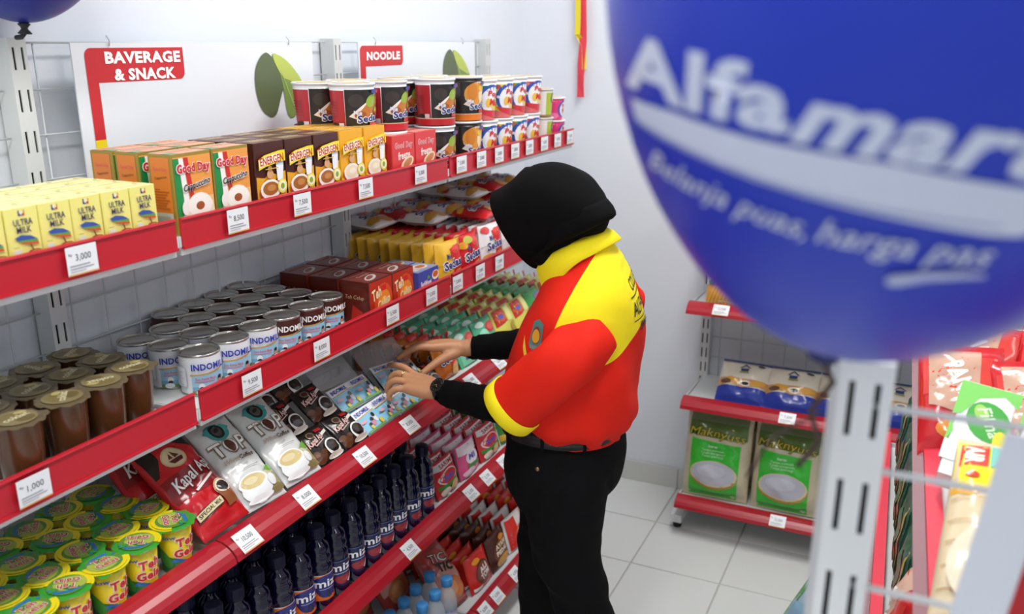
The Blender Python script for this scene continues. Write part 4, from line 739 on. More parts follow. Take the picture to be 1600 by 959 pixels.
# ================================================================ rice rack goods
def rice(seed):
    a = [('r', -.112, .004, .112, .318, '#cfc4a6'), ('p', [(-.092, .008), (.078, .008), (.082, .215), (-.088, .226)], '#3fc43c'), ('r', -.085, .012, .075, .028, '#5aa84a'), ('p', [(-.102, .238), (.10, .232), (.10, .29), (-.10, .29)], '#5f7a3e'), ('r', -.10, .286, .10, .318, '#7d8a5e'),
         ('e', -.004, .098, .084, .054, '#b79a4a'), ('e', -.004, .104, .082, .050, '#d9cfa4'), ('e', -.004, .106, .075, .046, '#bfc0cc'), ('e', -.012, .116, .05, .024, '#cccdd8'), ('e', .065, .022, .010, .008, '#b9cf9a'),
         ('t', 'Maknyuss', -.002, .240, .196, .040, '#274a1c', {'bold': .035, 'shear': .15, 'rot': -.04, 'arch': .008}), ('t', 'Maknyuss', -.002, .2405, .192, .036, '#c9b23a', {'bold': .0, 'shear': .15, 'rot': -.04, 'arch': .008}), ('t', 'beras', -.012, .205, .03, .010, '#d8eed0', {'bold': .02}), ('t', 'Tanpa pemutih\nTanpa pengawet\nTanpa pewangi', -.01, .180, .084, .032, '#c8f0c0')]
    return pillow('rice_bag', .228, .322, .095, '#cdbf98', a, crimp='v', cr=.018, rough=.16, seed=seed, wr=.0022, ml=.008, nu=26, nv=26, puff=(3.5, 2.6))
ZB = .128
for k, (x, s, tw, wh) in enumerate([(.872, 1, .0, 'at the rack end'), (1.112, 2, -.02, 'in the middle, its top sagging'), (1.335, 3, .02, 'partly behind the slotted post'), (1.552, 4, 0, 'beyond the slotted post')]):
    put(rice(s), 'large green rice bag with an oval window, %s' % wh, 'rice bag', 'rice_bag', (x, 2.938, ZB), tilted(J(.06), R(7), tw), 'rice bags on the bottom level')
    put(rice(s), 'large green rice bag standing behind the one %s' % wh, 'rice bag', 'rice_bag', (x+.02, 3.085, ZB), tilted(J(.06), R(4), tw), 'rice bags on the bottom level')
def flour(seed): return pillow('flour_bag', .170, .165, .06, '#e3dac8', [('r', -.083, .002, .083, .055, '#2c3f9e'), ('p', [(-.083, .05), (-.04, .062), (.0, .052), (.05, .064), (.083, .054), (.083, .086), (-.083, .084)], '#c79a62'), ('e', -.03, .074, .028, .010, '#d8a042', -.3), ('e', .01, .068, .022, .011, '#f0e6d2'), ('e', .01, .068, .012, .006, '#3a2a22'), ('e', .05, .072, .026, .012, '#dca24a', .2), ('e', -.055, .068, .018, .009, '#6a4a32'), ('p', [(-.02, .125), (.0, .143), (.02, .125), (.015, .125), (.0, .137), (-.015, .125)], '#2a3a6a'), ('r', -.013, .112, .013, .124, '#3a4a78'), ('r', -.016, .105, .016, .109, '#9aa24a'), ('e', .052, .142, .012, .005, '#3a3a4a'), ('r', -.083, .155, .083, .164, '#3a4a7a')], crimp='v', cr=.006, rough=.2, seed=seed, wr=.0020, ml=.008, nu=18, nv=16)
for k, (x, wh) in enumerate([(.935, 'at the rack end'), (1.098, 'in the middle'), (1.262, 'beside the slotted post'), (1.425, 'beyond the slotted post')]):
    put(flour(40+k), 'cream and blue flour bag lying on the middle level, %s' % wh, 'flour bag', 'flour_bag', (x, 2.915, .502+.004), tilted(J(.05), R(48)), 'flour bags on the middle level')
spa = pillow('pasta_bag', .17, .13, .07, '#e9e2d2', [('r', -.083, .003, .083, .07, '#e0a23a')] + [('p', [(-.08+.012*i, .006), (-.076+.012*i, .006), (-.05+.012*i, .068), (-.054+.012*i, .068)], '#f0c468') for i in range(11)] + [('r', -.083, .07, .083, .122, '#eef0ea'), ('e', -.05, .085, .03, .012, '#4a9a3e', .4), ('e', -.01, .10, .03, .016, '#e0dcc8'), ('r', -.04, .108, .04, .118, '#9a8a4a')], crimp='v', cr=.008, rough=.2, seed=50, wr=.002, ml=.009, nu=16, nv=14)
for k, (x, wh) in enumerate([(.882, 'at the rack end, half hidden by the balloon'), (1.07, 'second along, behind the balloon'), (1.26, 'third along, behind the balloon')]):
    put(spa, 'pasta bag, upper rice rack level, %s' % wh, 'pasta bag', 'pasta_bag', (x, 2.92, .838), tilted(J(.06), R(25)), 'pasta bags on the upper level')

# ================================================================ aisle rack goods (behind the wires)
grn = carton('soy_carton', .074, .05, .20, '#f2f4f0', [('p', [(-.042, .199), (.042, .199), (.042, .165), (.02, .185), (-.012, .17), (-.030, .13), (-.042, .125)], '#86d46a'), ('p', [(-.042, .125), (-.034, .09), (-.042, .06)], '#86d46a'), ('e', .008, .125, .030, .042, '#4fae4c', .35), ('e', -.004, .140, .010, .018, '#a8d46a', .35), ('t', 'Filma', .010, .124, .060, .020, '#d8f0cc', {'rot': -1.1, 'bold': .02}), ('e', .032, .085, .012, .028, '#e8e04a', .2), ('r', -.042, .03, .042, .07, '#f4f6f2'), ('e', .01, .05, .02, .012, '#9a9aa0')], left=[('r', -.025, .0, .025, .2, '#eceae6'), ('r', -.012, .02, .002, .19, '#e6b878'), ('e', .008, .12, .012, .02, '#d88a6a')], top=[('p', [(-.02, -.02), (.03, -.02), (.02, .02), (-.02, .015)], '#9ad888')], top_c='#dfeedd', rough=.25)
brd = pillow('bread_bag', .088, .31, .06, '#e6d3ad', [('r', -.042, .20, .042, .302, '#f0e12e'), ('p', [(-.042, .20), (-.02, .19), (.0, .205), (.02, .188), (.042, .20), (.042, .21), (-.042, .21)], '#f0b02a'), ('r', -.038, .245, -.006, .29, '#d8402e'), ('t', 'AIR', -.022, .268, .036, .022, '#f6e8d8', {'rot': -1.57, 'bold': .05}), ('r', -.004, .245, .022, .288, '#7ac8b8'), ('e', .03, .262, .012, .014, '#7a8a7a'), ('e', -.022, .226, .008, .005, '#d84a2a'), ('p', [(.042, .245), (.042, .205), (.0, .205)], '#f6ee3a')] + [('r', -.040, .02+.033*i, .040, .022+.033*i, '#c9a877') for i in range(6)] + [('e', -.005, .09, .03, .05, '#f0e2c6'), ('e', .012, .16, .018, .012, '#f8f2e4')], crimp='v', cr=.008, rough=.2, seed=60, wr=.0016, ml=.008, nu=14, nv=24)
rdp = pillow('chip_bag', .13, .20, .06, '#c8242a', [('r', -.058, .10, .058, .17, '#d9443c'), ('p', [(-.05, .19), (.03, .19), (.02, .06), (-.05, .08)], '#c9a08a'), ('t', 'PANIR', .0, .12, .08, .03, '#eceae6', {'rot': -1.2, 'bold': .05}), ('e', .0, .04, .04, .02, '#e08a3a')], crimp='v', cr=.010, rough=.16, seed=61, wr=.002, ml=.009, nu=18, nv=18)
def lying(me, nm, lab, cat, loc, tilt, tw=0, rz=0, grp=None): return put(me, lab, cat, nm, loc, tilted(rz, tilt, tw), grp)
lying(grn, 'soy_carton', 'green and white carton leaning beside the red shelf edge', 'carton', (1.533, 1.312, 1.083), R(47), .16).scale = (.95, 1, .76)
lying(grn, 'soy_carton', 'green and white carton leaning beside the hanging board', 'carton', (1.616, 1.288, 1.083), R(47), .16).scale = (.95, 1, .76)
lying(brd, 'bread_bag', 'yellow and cream bread bag lying behind the white wires', 'bread bag', (1.540, .965, 1.052), R(66), .06)
lying(brd, 'bread_bag', 'second bread bag, mostly behind the hanging board', 'bread bag', (1.645, .955, 1.052), R(66), .06)
for k, (x, y, t_, tw, wh) in enumerate([(1.538, 1.50, 44, -.1, 'just under the balloon beside the red edge'), (1.655, 1.47, 44, -.15, 'under the balloon at the frame edge'), (1.545, 1.70, 50, .1, 'furthest along the red edge'), (1.67, 1.70, 50, .1, 'furthest along, inner one')]):
    lying(rdp, 'chip_bag', 'glossy red crumb bag, %s' % wh, 'crumb bag', (x, y, 1.045), R(t_), tw, 0)
for k, (x, y, wh) in enumerate([(1.527, 1.09, 'beside the yellow bread bag'), (1.522, .93, 'low by the red edge'), (1.528, .80, 'nearest the wire panel')]):
    lying(nk['crimson'], 'snack_pack', 'small red pack lying along the red shelf edge, '+wh, 'snack pack', (x, y, 1.03), R(72), .1*k, R(-60))
seaw = pillow('seaweed_pack', .15, .19, .03, '#1f4a3a', [('r', -.07, .01, .07, .18, '#24543f'), ('r', -.06, .02, -.052, .17, '#b39a4a'), ('r', .052, .02, .06, .17, '#b39a4a'), ('e', .0, .10, .03, .04, '#3a7a5a'), ('e', .0, .05, .04, .02, '#7a6a4a')], crimp='v', cr=.008, rough=.25, seed=70, wr=.002, ml=.02)
for k in range(5):
    put(seaw, 'dark green pack with gold lines on the lower aisle shelf, %s' % ['nearest the far wall', 'second from the far wall', 'third from the far wall', 'fourth from the far wall', 'last before the red packs'][k], 'dry goods pack', 'seaweed_pack', (1.452+.007*k, 2.28-.17*k, .667), tilted(R(-90), R(5)), 'dark green packs on the lower aisle shelf')
for k in range(4):
    put(rdp, 'glossy red pack on the lower aisle shelf, %s' % ['beside the dark green packs', 'second past the dark green packs', 'third past the dark green packs', 'nearest the wire panel'][k], 'dry goods pack', 'chip_bag', (1.478+.006*k, 1.43-.15*k, .667), tilted(R(-90), R(8)), 'red packs on the lower aisle shelf')
tis = pillow('tissue_pack', .20, .31, .09, '#a9c0cc', [('r', -.098, .26, .098, .308, '#6aa86a'), ('r', -.098, .01, -.086, .30, '#6aa86a'), ('p', [(-.09, .02), (-.02, .02), (.03, .2), (-.02, .24), (-.09, .2)], '#8fb4cc'), ('p', [(.0, .03), (.06, .05), (.07, .2), (.02, .22)], '#d3dde6')], crimp='v', cr=.014, rough=.18, seed=71, wr=.003, ml=.02)
put(tis, 'pale blue wrapped pack with a green top standing on the floor', 'wrapped pack', 'tissue_pack', (1.255, 2.22, .035), tilted(R(-20), R(8), .38))

# ================================================================ balloons and ribbon
def balloon(label, loc, axis, r, Lu, Ld, taper, h_, art=None, toward=None, ux=None, loops=48):
    t = thing('balloon', label, 'balloon', loc)
    a = Vector(axis).normalized(); e1 = Vector((0, 1, 0)).cross(a).normalized(); e2 = a.cross(e1)
    B = Matrix((e1, e2, a)).transposed()
    m = M(h_, .34, var=.03, scale=4, Specular_IOR_Level=.4)
    b = Mb(); prof = []
    for k in range(41):
        ph = math.pi*(1-k/40); c = math.cos(ph); prof.append((r*math.sin(ph)*((1-taper*(-c)**3) if c < 0 else 1), c*(Lu if c > 0 else Ld)))
    prof = [(.0001, prof[0][1])]+prof[1:-1]+[(.0001, prof[-1][1])]
    b.rev(prof, m, loops, cap=False); b.v = [tuple(B@Vector(p)) for p in b.v]
    me = b.build('skin'); o = obj('skin', me, t)
    if art:
        bv = BVHTree.FromPolygons(b.v, b.f); T = Vector(toward).normalized(); ux_ = (Vector(ux)-T*Vector(ux).dot(T)).normalized(); vx = T.cross(ux_)
        def S(u, v, l):
            d = T; o_ = ux_*u+vx*v+T*1.0; hit = bv.ray_cast(o_, -T)
            if hit[0] is None:
                q = ux_*u+vx*v; n = q.normalized(); hit2 = bv.ray_cast(q.normalized()*1.0, -n); return hit2[0]+n*l
            return hit[0]+hit[1]*l
        p = Mb(); p.art(S, art, ml=.010, rough=.3, smooth=True, lift=.0006, dl=.0003); po = obj('printing', p.build('printing'), t); po['label'] = 'white printed lettering'
    k = Mb(); base = Ld*1.0
    k.rev([(.0045, -base+.002), (.010, -base-.002), (.006, -base-.006), (.005, -base-.009), (.011, -base-.016), (.009, -base-.017), (.0, -base-.010)], M('#232a66', .4) if art else M('#15171c', .5), 16, cap=False)
    k.v = [tuple(B@Vector(p)) for p in k.v]; obj('knot', k.build('knot'), t)
    return t, B
FW, UPV, RG = fwd.copy(), u2.copy(), r2.copy()
BC = Vector((1.4346, .55, 1.7485)); TWD = (CAM-BC).normalized(); UX = RG
_T = TWD; _u = (UX-_T*UX.dot(_T)).normalized(); _v = _T.cross(_u)
def bpx(px, py):      # lettering layout measured on the photograph, laid out on a plane through the balloon
    d = (r2*((px-800)/FPX)+(-u2)*((py-514.57)/FPX)+fwd); t = (BC-CAM).dot(_T)/d.dot(_T); q = CAM+d*t-BC; k = .80
    return (q.dot(_u)*k, q.dot(_v)*k)
def bp_txt(txt, x0, y0, x1, y1, h, o):
    a, c = bpx(x0, y0), bpx(x1, y1); s = abs(bpx(x0, y0+h)[1]-a[1]); o = dict(o); o['rot'] = math.atan2(c[1]-a[1], c[0]-a[0])
    return ('t', txt, (a[0]+c[0])/2, (a[1]+c[1])/2, math.dist(a, c), s, '#cdd4ea', o)
WH = '#cfd5ea'
bart = [bp_txt('Alfa', 962, 98, 1262, 134, 92, {'bold': .036}), bp_txt('mart', 1262, 148, 1660, 212, 84, {'bold': .036, 'shear': .3}),
        ('p', [bpx(*p) for p in [(973, 162), (1060, 166), (1200, 190), (1400, 216), (1600, 262), (1680, 285), (1640, 322), (1590, 345), (1540, 338), (1400, 304), (1200, 258), (1060, 222), (978, 198)]], WH),
        ('p', [bpx(*p) for p in [(985, 196), (1100, 224), (1250, 262), (1400, 292), (1560, 322), (1560, 326), (1400, 298), (1250, 268), (1100, 231), (985, 203)]], '#9aa4cf'),
        bp_txt('Belanja puas,', 1002, 262, 1272, 335, 52, {'bold': .005, 'shear': .35}), bp_txt('harga pas', 1288, 335, 1548, 380, 56, {'bold': .005, 'shear': .35}),
        ('p', [bpx(*p) for p in [(1386, 412), (1400, 404), (1450, 399), (1500, 401), (1536, 407), (1537, 415), (1500, 414), (1450, 415), (1405, 426), (1390, 424)]], '#b3bce0')]
balloon('large royal blue balloon with white lettering, tied to the slotted post', tuple(BC), (.161, -.2205, 1), .1743, .183, .2631, .12, '#1836b8', bart, tuple(_T), tuple(UX))
b = Mb(); b.tube([(1.395, .60, 1.487), (1.39, .615, 1.475), (1.398, .628, 1.455), (1.385, .632, 1.43), (1.392, .635, 1.405), (1.38, .632, 1.385)], .0022, M('#4a3630', .7), 6)
b.tube([(1.392, .633, 1.43), (1.36, .628, 1.405), (1.345, .63, 1.37)], .0013, M('#4a3630', .7), 6)
tag(obj('balloon_string', b.build('balloon_string')), 'brown string knotted under the big blue balloon', 'string')
balloon('dark blue balloon above the wall rack, cut by the frame corner', (.10, 1.062, 1.86), (0, .05, 1), .135, .15, .155, .12, '#1c2890')
b = Mb(); b.tube([(.10, 1.053, 1.69), (.085, 1.058, 1.684), (.07, 1.06, 1.683)], .004, M('#15171c', .6), 6); tag(obj('balloon_tie', b.build('balloon_tie')), 'black tie holding the dark blue balloon to the upright', 'tie')
def ribbon(name, pts, wd, m):
    b = Mb(); vs = []; fs = []
    for i, (x, y, z, a) in enumerate(pts):
        for s in (-1, 1): 
            for t_ in (-.0004, .0004): vs.append((x+s*wd/2*math.cos(a), y+s*wd/2*math.sin(a)+t_, z))
    for i in range(len(pts)-1):
        q = i*4; fs += [(q, q+2, q+6, q+4), (q+1, q+5, q+7, q+3), (q, q+4, q+5, q+1), (q+2, q+3, q+7, q+6)]
    b.add(vs, fs, m, False); return b.build(name, True)
t = thing('paper_streamer', 'twisted yellow and red paper streamer hanging on the back wall', 'streamer', (0, 0, 0))
ys = [(.221+.003*math.sin(k*.8), 3.180-.004, 2.25-.05*k, .25*math.sin(k*.5)) for k in range(12)]
rs = [(.238+.004*math.sin(k*.6+.5), 3.190-.006, 2.25-.0479*k, .5+.5*math.sin(k*.45)) for k in range(13)]+[(.236, 3.184, 1.60, .1), (.235, 3.186, 1.53, -.15), (.236, 3.186, 1.483, .1)]
obj('yellow_strip', ribbon('yellow_strip', ys+[(.243, 3.192, 1.66, 1.0), (.246, 3.192, 1.58, 1.2)], .022, M('#f0dc30', .6)), t); obj('red_strip', ribbon('red_strip', rs, .026, M('#e2404e', .6)), t)
# ================================================================ the person
def fuse(b, voxel, name, smooth=3, fac=.5, mat=None):
    """weld overlapping closed volumes into one continuous skin"""
    me = b.build('tmp'); o = bpy.data.objects.new('tmp', me); COL.objects.link(o)
    m = o.modifiers.new('r', 'REMESH'); m.mode = 'VOXEL'; m.voxel_size = voxel; m.use_smooth_shade = True
    if smooth: s = o.modifiers.new('s', 'SMOOTH'); s.iterations = smooth; s.factor = fac
    dg = bpy.context.evaluated_depsgraph_get(); out = bpy.data.meshes.new_from_object(o.evaluated_get(dg)); out.name = name
    bpy.data.objects.remove(o); out.materials.clear(); out.materials.append(mat)
    out.polygons.foreach_set('use_smooth', [True]*len(out.polygons)); out.polygons.foreach_set('material_index', [0]*len(out.polygons)); return out
def catm(rows, sub):
    out = []
    for i in range(len(rows)-1):
        p0, p1, p2, p3 = rows[max(i-1, 0)], rows[i], rows[i+1], rows[min(i+2, len(rows)-1)]
        for k in range(sub):
            t = k/sub; out.append([.5*((2*b)+(-a+c)*t+(2*a-5*b+4*c-d)*t*t+(-a+3*b-3*c+d)*t*t*t) for a, b, c, d in zip(p0, p1, p2, p3)])
    return out+[list(rows[-1])]
def limb(b, pts, m, n=18, sub=4):
    """round tapering limb through (x, y, z, r) joints with dome ends"""
    P = catm(pts, sub); V = [Vector(p[:3]) for p in P]; Rr = [max(p[3], .001) for p in P]
    d0 = (V[0]-V[1]).normalized(); d1 = (V[-1]-V[-2]).normalized()
    pre = [(V[0]+d0*Rr[0]*math.sin(a), Rr[0]*math.cos(a)) for a in (1.5, 1.15, .7, .35)]; post = [(V[-1]+d1*Rr[-1]*math.sin(a), Rr[-1]*math.cos(a)) for a in (.35, .7, 1.15, 1.5)]
    b.tube([p for p, r in pre]+V+[p for p, r in post], [r for p, r in pre]+Rr+[r for p, r in post], m, n)
def ell(b, c, axes, rad, m, n=20):
    c = Vector(c); vs = []; fs = []
    for j in range(n//2+1):
        ph = math.pi*j/(n//2)
        for k in range(n):
            th = 2*math.pi*k/n; vs.append(c+axes[0]*rad[0]*math.sin(ph)*math.cos(th)+axes[1]*rad[1]*math.sin(ph)*math.sin(th)+axes[2]*rad[2]*math.cos(ph))
    for j in range(n//2):
        for k in range(n): fs.append((j*n+k, (j+1)*n+k, (j+1)*n+(k+1) % n, j*n+(k+1) % n))
    b.add(vs, fs, m, True)
def loft(b, rings, m, n=72, wr=None, cap0=False, cap1=False, e=2.35):
    """rings: (centre xyz, back axis, side axis, half depth, half width)"""
    vs = []; fs = []
    for j, (c, X, Y, a, w_) in enumerate(rings):
        for k in range(n):
            th = 2*math.pi*k/n; cs, sn = math.cos(th), math.sin(th)
            px = math.copysign(abs(cs)**(2/e), cs)*a; py = math.copysign(abs(sn)**(2/e), sn)*w_
            p = Vector(c)+X*px+Y*py
            if wr: p += (X*cs+Y*sn)*wr(p, th, j/(len(rings)-1))
            vs.append(p)
    for j in range(len(rings)-1):
        for k in range(n): fs.append((j*n+k, j*n+(k+1) % n, (j+1)*n+(k+1) % n, (j+1)*n+k))
    if cap0: fs.append(tuple(range(n))[::-1])
    if cap1: fs.append(tuple((len(rings)-1)*n+k for k in range(n)))
    b.add(vs, fs, m, True)
person = thing('person', 'woman in black hijab, yellow and red work shirt and black trousers arranging the shelf', 'person', (0, 0, 0))
SKIN = M('#bd8862', .5, var=.05, scale=40, Subsurface_Weight=.08)
XF, YL, ZU = Vector((1, 0, 0)), Vector((0, 1, 0)), Vector((0, 0, 1))
HC = Vector((.688, 1.806, 1.325)); pt, yw = R(31), R(4)
HF = Vector((-math.cos(pt)*math.cos(yw), math.cos(pt)*math.sin(yw), -math.sin(pt))); HU = (ZU-HF*HF.z).normalized(); HL = HU.cross(HF)
hp = lambda a, s, u: HC+HF*a+HL*s+HU*u
# ---- body, one continuous skin
b = Mb(); HAX = (HF, HL, HU)
ell(b, hp(-.010, 0, .010), HAX, (.078, .064, .080), SKIN); ell(b, hp(.030, 0, -.035), HAX, (.056, .055, .070), SKIN); ell(b, hp(.058, 0, -.085), HAX, (.026, .030, .022), SKIN)
limb(b, [(*hp(.080, 0, .018), .008), (*hp(.092, 0, -.005), .009), (*hp(.103, 0, -.022), .0115)], SKIN, 10, 2); ell(b, hp(.088, .013, -.026), HAX, (.010, .008, .008), SKIN, 10); ell(b, hp(.088, -.013, -.026), HAX, (.010, .008, .008), SKIN, 10)
ell(b, hp(.083, 0, -.050), HAX, (.010, .022, .006), SKIN, 12); ell(b, hp(.081, 0, -.060), HAX, (.010, .019, .007), SKIN, 12)
for s in (-1, 1):
    ell(b, hp(.072, s*.030, .028), HAX, (.014, .022, .007), SKIN, 12); ell(b, hp(.058, s*.038, -.022), HAX, (.026, .022, .024), SKIN, 12); ell(b, hp(-.005, s*.070, -.01), HAX, (.018, .008, .030), SKIN, 12)
limb(b, [(*hp(-.02, 0, -.04), .055), (.735, 1.815, 1.25, .052), (.768, 1.82, 1.19, .06)], SKIN)
tr = [(.738,1.82,.80,.105),(.745,1.82,.90,.100),(.757,1.82,1.0,.105),(.780,1.82,1.09,.090),(.785,1.82,1.15,.06)]
for dy in (-.05, 0, .05): limb(b, [(x, y+dy, z, r*.93) for x, y, z, r in tr], SKIN)
ARML = [(.838,1.69,1.115,.040),(.775,1.645,1.03,.041),(.700,1.635,.955,.037),(.645,1.648,.927,.035),(.56,1.685,.912,.032),(.485,1.715,.902,.0245),(.455,1.727,.902,.0235)]
ARMR = [(.785,1.955,1.125,.042),(.74,2.0,1.05,.043),(.655,2.01,.975,.038),(.59,2.005,.955,.036),(.50,1.99,.938,.032),(.425,1.975,.925,.0245),(.40,1.966,.923,.0235)]
limb(b, ARML, SKIN); limb(b, ARMR, SKIN)
LEGN = [(.775,1.735,.72,.085),(.775,1.735,.58,.074),(.805,1.735,.47,.060),(.845,1.735,.36,.054),(.885,1.735,.21,.044),(.905,1.735,.09,.037)]
LEGF = [(.71,1.905,.72,.085),(.668,1.905,.54,.072),(.650,1.905,.41,.058),(.647,1.905,.30,.052),(.645,1.905,.19,.044),(.645,1.905,.09,.037)]
for L in (LEGN, LEGF):
    limb(b, L, SKIN); ax, ay = L[-1][0], L[-1][1]
    limb(b, [(ax+.025, ay, .05, .034), (ax-.06, ay, .042, .034), (ax-.13, ay, .032, .028), (ax-.165, ay, .026, .02)], SKIN)
# hands: palm slabs, knuckled fingers of unequal length, thumb off the side
def finger(pts, r): limb(b, [(*p, r*f) for p, f in zip(pts, (1.08, 1.0, .92, .78))], SKIN, 12, 3)
def palm(pts, r): 
    for p in pts: limb(b, [(*q, rr) for q, rr in zip(p, r)], SKIN, 14, 3)
palm([[(.455,1.727,.902),(.415,1.748,.908),(.372,1.757,.912)],[(.455,1.727,.902),(.412,1.733,.909),(.368,1.738,.914)],[(.456,1.725,.901),(.413,1.718,.905),(.372,1.719,.909)],[(.457,1.722,.899),(.418,1.704,.899),(.381,1.700,.902)]], (.020, .0155, .0115))
finger([(.374,1.758,.912),(.341,1.765,.924),(.312,1.771,.926),(.289,1.776,.921)], .0092)
finger([(.370,1.739,.914),(.338,1.735,.921),(.318,1.731,.905),(.316,1.730,.888)], .0095)
finger([(.374,1.720,.909),(.345,1.711,.913),(.327,1.705,.897),(.327,1.706,.881)], .0090)
finger([(.384,1.700,.901),(.360,1.688,.902),(.345,1.682,.888),(.346,1.684,.875)], .0080)
limb(b, [(.430,1.752,.899,.014), (.395,1.775,.893,.0115), (.365,1.785,.892,.0098), (.342,1.786,.893,.0080)], SKIN, 12, 3)
palm([[(.40,1.966,.923),(.366,1.938,.930),(.333,1.905,.934)],[(.40,1.966,.923),(.358,1.948,.932),(.322,1.922,.935)],[(.40,1.968,.922),(.353,1.958,.929),(.315,1.938,.931)],[(.40,1.969,.920),(.352,1.967,.922),(.312,1.953,.924)]], (.020, .0155, .0115))
finger([(.333,1.905,.935),(.306,1.880,.938),(.287,1.858,.929),(.274,1.841,.917)], .0092)
finger([(.322,1.921,.935),(.291,1.900,.934),(.272,1.884,.915),(.268,1.878,.897)], .0095)
finger([(.315,1.938,.931),(.284,1.919,.930),(.266,1.906,.911),(.263,1.901,.893)], .0090)
finger([(.312,1.953,.924),(.286,1.942,.922),(.270,1.934,.906),(.267,1.931,.892)], .0080)
limb(b, [(.385,1.942,.916,.015), (.362,1.905,.906,.012), (.345,1.878,.892,.0100), (.333,1.858,.880,.0082)], SKIN, 12, 3)
body = obj('body', fuse(b, .0037, 'body', 2, .4, SKIN), person)
# face features that differ in colour
eyes = Mb(); 
for s in (-1, 1): ell(eyes, hp(.074, s*.030, .012), HAX, (.010, .013, .006), M('#ece8e4', .2), 12); ell(eyes, hp(.0815, s*.030, .011), HAX, (.004, .006, .0055), M('#2a1a14', .15), 10)
obj('eyes', eyes.build('eyes'), person)
brow = Mb()
for s in (-1, 1): brow.tube([hp(.078, s*.014, .036), hp(.079, s*.030, .042), hp(.070, s*.046, .037)], [.0022, .003, .0015], M('#1e1512', .8), 6)
obj('eyebrows', brow.build('eyebrows'), person)
lip = Mb(); ell(lip, hp(.087, 0, -.052), HAX, (.0075, .018, .004), M('#8f4a46', .45), 12); ell(lip, hp(.086, 0, -.059), HAX, (.0075, .015, .005), M('#8f4a46', .45), 12); obj('lips', lip.build('lips'), person)
nails = Mb()
for tip, dr in [((.286,1.777,.9255), (-.6,.12,.45)), ((.271,1.8385,.9205), (-.5,-.5,.5)), ((.331,1.8555,.885), (-.3,-.6,.4))]:
    ell(nails, Vector(tip)+Vector(dr).normalized()*.0035, (Vector((-.8,.2,-.2)).normalized(), Vector((.2,.9,0)).normalized(), Vector(dr).normalized()), (.0055, .0045, .0016), M('#c9907e', .3), 10)
obj('fingernails', nails.build('fingernails'), person)
# ---- hijab
BLK = M('#080809', .9, var=.2, scale=60, bump=.1, Specular_IOR_Level=.12)
b = Mb()
HR = [(-.128, -.026, .014, .020), (-.123, -.026, .040, .046), (-.106, -.020, .064, .070), (-.078, -.008, .082, .087), (-.042, .0, .090, .096), (-.008, .001, .091, .098), (.03, -.002, .087, .096), (.062, -.004, .078, .096), (.080, -.004, .066, .097), (.0885, -.004, .060, .096), (.0880, -.004, .056, .091), (.076, -.004, .056, .087), (.03, -.002, .060, .083)]
def hw(p, th, t):
    f = .0025*math.sin(th*6+p.z*40)*max(0, 1-abs(t-.35)*2)+.0016*noise.noise(p*25); return f+.006*max(0, math.cos(th))**14*(1 if .4 < t < .8 else 0)
loft(b, [(hp(a, 0, u), (HU+HF*.10*max(0, min(1, (a-.02)/.06))), HL, h_, w_) for a, u, w_, h_ in catm(HR, 3)], BLK, 56, hw, True, False, 2.1)
def nw(p, th, t): return .0035*math.sin(th*7+t*5)*math.sin(math.pi*t)+.003*noise.noise(p*22)
NK = [(hp(-.050, 0, -.02), R(-20), .085, .082), (hp(-.045, 0, -.065), R(-24), .090, .080), (Vector((.722, 1.813, 1.258)), R(-28), .088, .077), (Vector((.738, 1.817, 1.238)), R(-30), .077, .072), (Vector((.756, 1.82, 1.205)), R(-30), .066, .064), (Vector((.765, 1.82, 1.17)), R(-30), .055, .055)]
rows = catm([(*c, t, a, w_) for c, t, a, w_ in NK], 4)
loft(b, [(Vector(r[:3]), Vector((math.cos(r[3]), 0, -math.sin(r[3]))), YL, r[4], r[5]) for r in rows], BLK, 56, nw, True, True, 2.1)
obj('hijab', b.build('hijab', False), person)
# ---- shirt: torso, sleeves, collar
def shirt_mat():
    m = bpy.data.materials.new('shirt_cloth'); m.use_nodes = True; nt = m.node_tree; N = nt.nodes; Lk = nt.links; bs = N['Principled BSDF']; bs.inputs['Roughness'].default_value = .75; bs.inputs['Specular IOR Level'].default_value = .25
    tc = N.new('ShaderNodeTexCoord'); sx = N.new('ShaderNodeSeparateXYZ'); Lk.new(tc.outputs['Object'], sx.inputs[0])
    def mth(op, a, c=None):
        n = N.new('ShaderNodeMath'); n.operation = op
        for i, v in enumerate((a, c)):
            if v is None: continue
            if isinstance(v, (int, float)): n.inputs[i].default_value = v
            else: Lk.new(v, n.inputs[i])
        return n.outputs[0]
    x, y, z = sx.outputs
    c1 = mth('GREATER_THAN', mth('SUBTRACT', x, mth('MULTIPLY', mth('SUBTRACT', z, 1.13), .30)), .782)
    zb = mth('SUBTRACT', 1.105, mth('MULTIPLY', mth('ABSOLUTE', mth('SUBTRACT', y, 1.82)), .42))
    c2 = mth('GREATER_THAN', z, zb)
    pk = mth('MULTIPLY', mth('LESS_THAN', mth('ABSOLUTE', mth('SUBTRACT', y, 1.885)), .010), mth('LESS_THAN', x, .70))      # button band
    k = mth('MAXIMUM', mth('MULTIPLY', c1, c2), pk)
    mx = N.new('ShaderNodeMix'); mx.data_type = 'RGBA'; mx.inputs[6].default_value = lin('#e0200c')+[1]; mx.inputs[7].default_value = lin('#f4df1c')+[1]
    Lk.new(k, mx.inputs[0]); Lk.new(mx.outputs[2], bs.inputs['Base Color'])
    nz = N.new('ShaderNodeTexNoise'); nz.inputs['Scale'].default_value = 13; nz.inputs['Detail'].default_value = 3; bp = N.new('ShaderNodeBump'); bp.inputs['Strength'].default_value = .5; bp.inputs['Distance'].default_value = .01
    Lk.new(tc.outputs['Object'], nz.inputs[0]); Lk.new(nz.outputs[0], bp.inputs['Height']); Lk.new(bp.outputs[0], bs.inputs['Normal']); return m
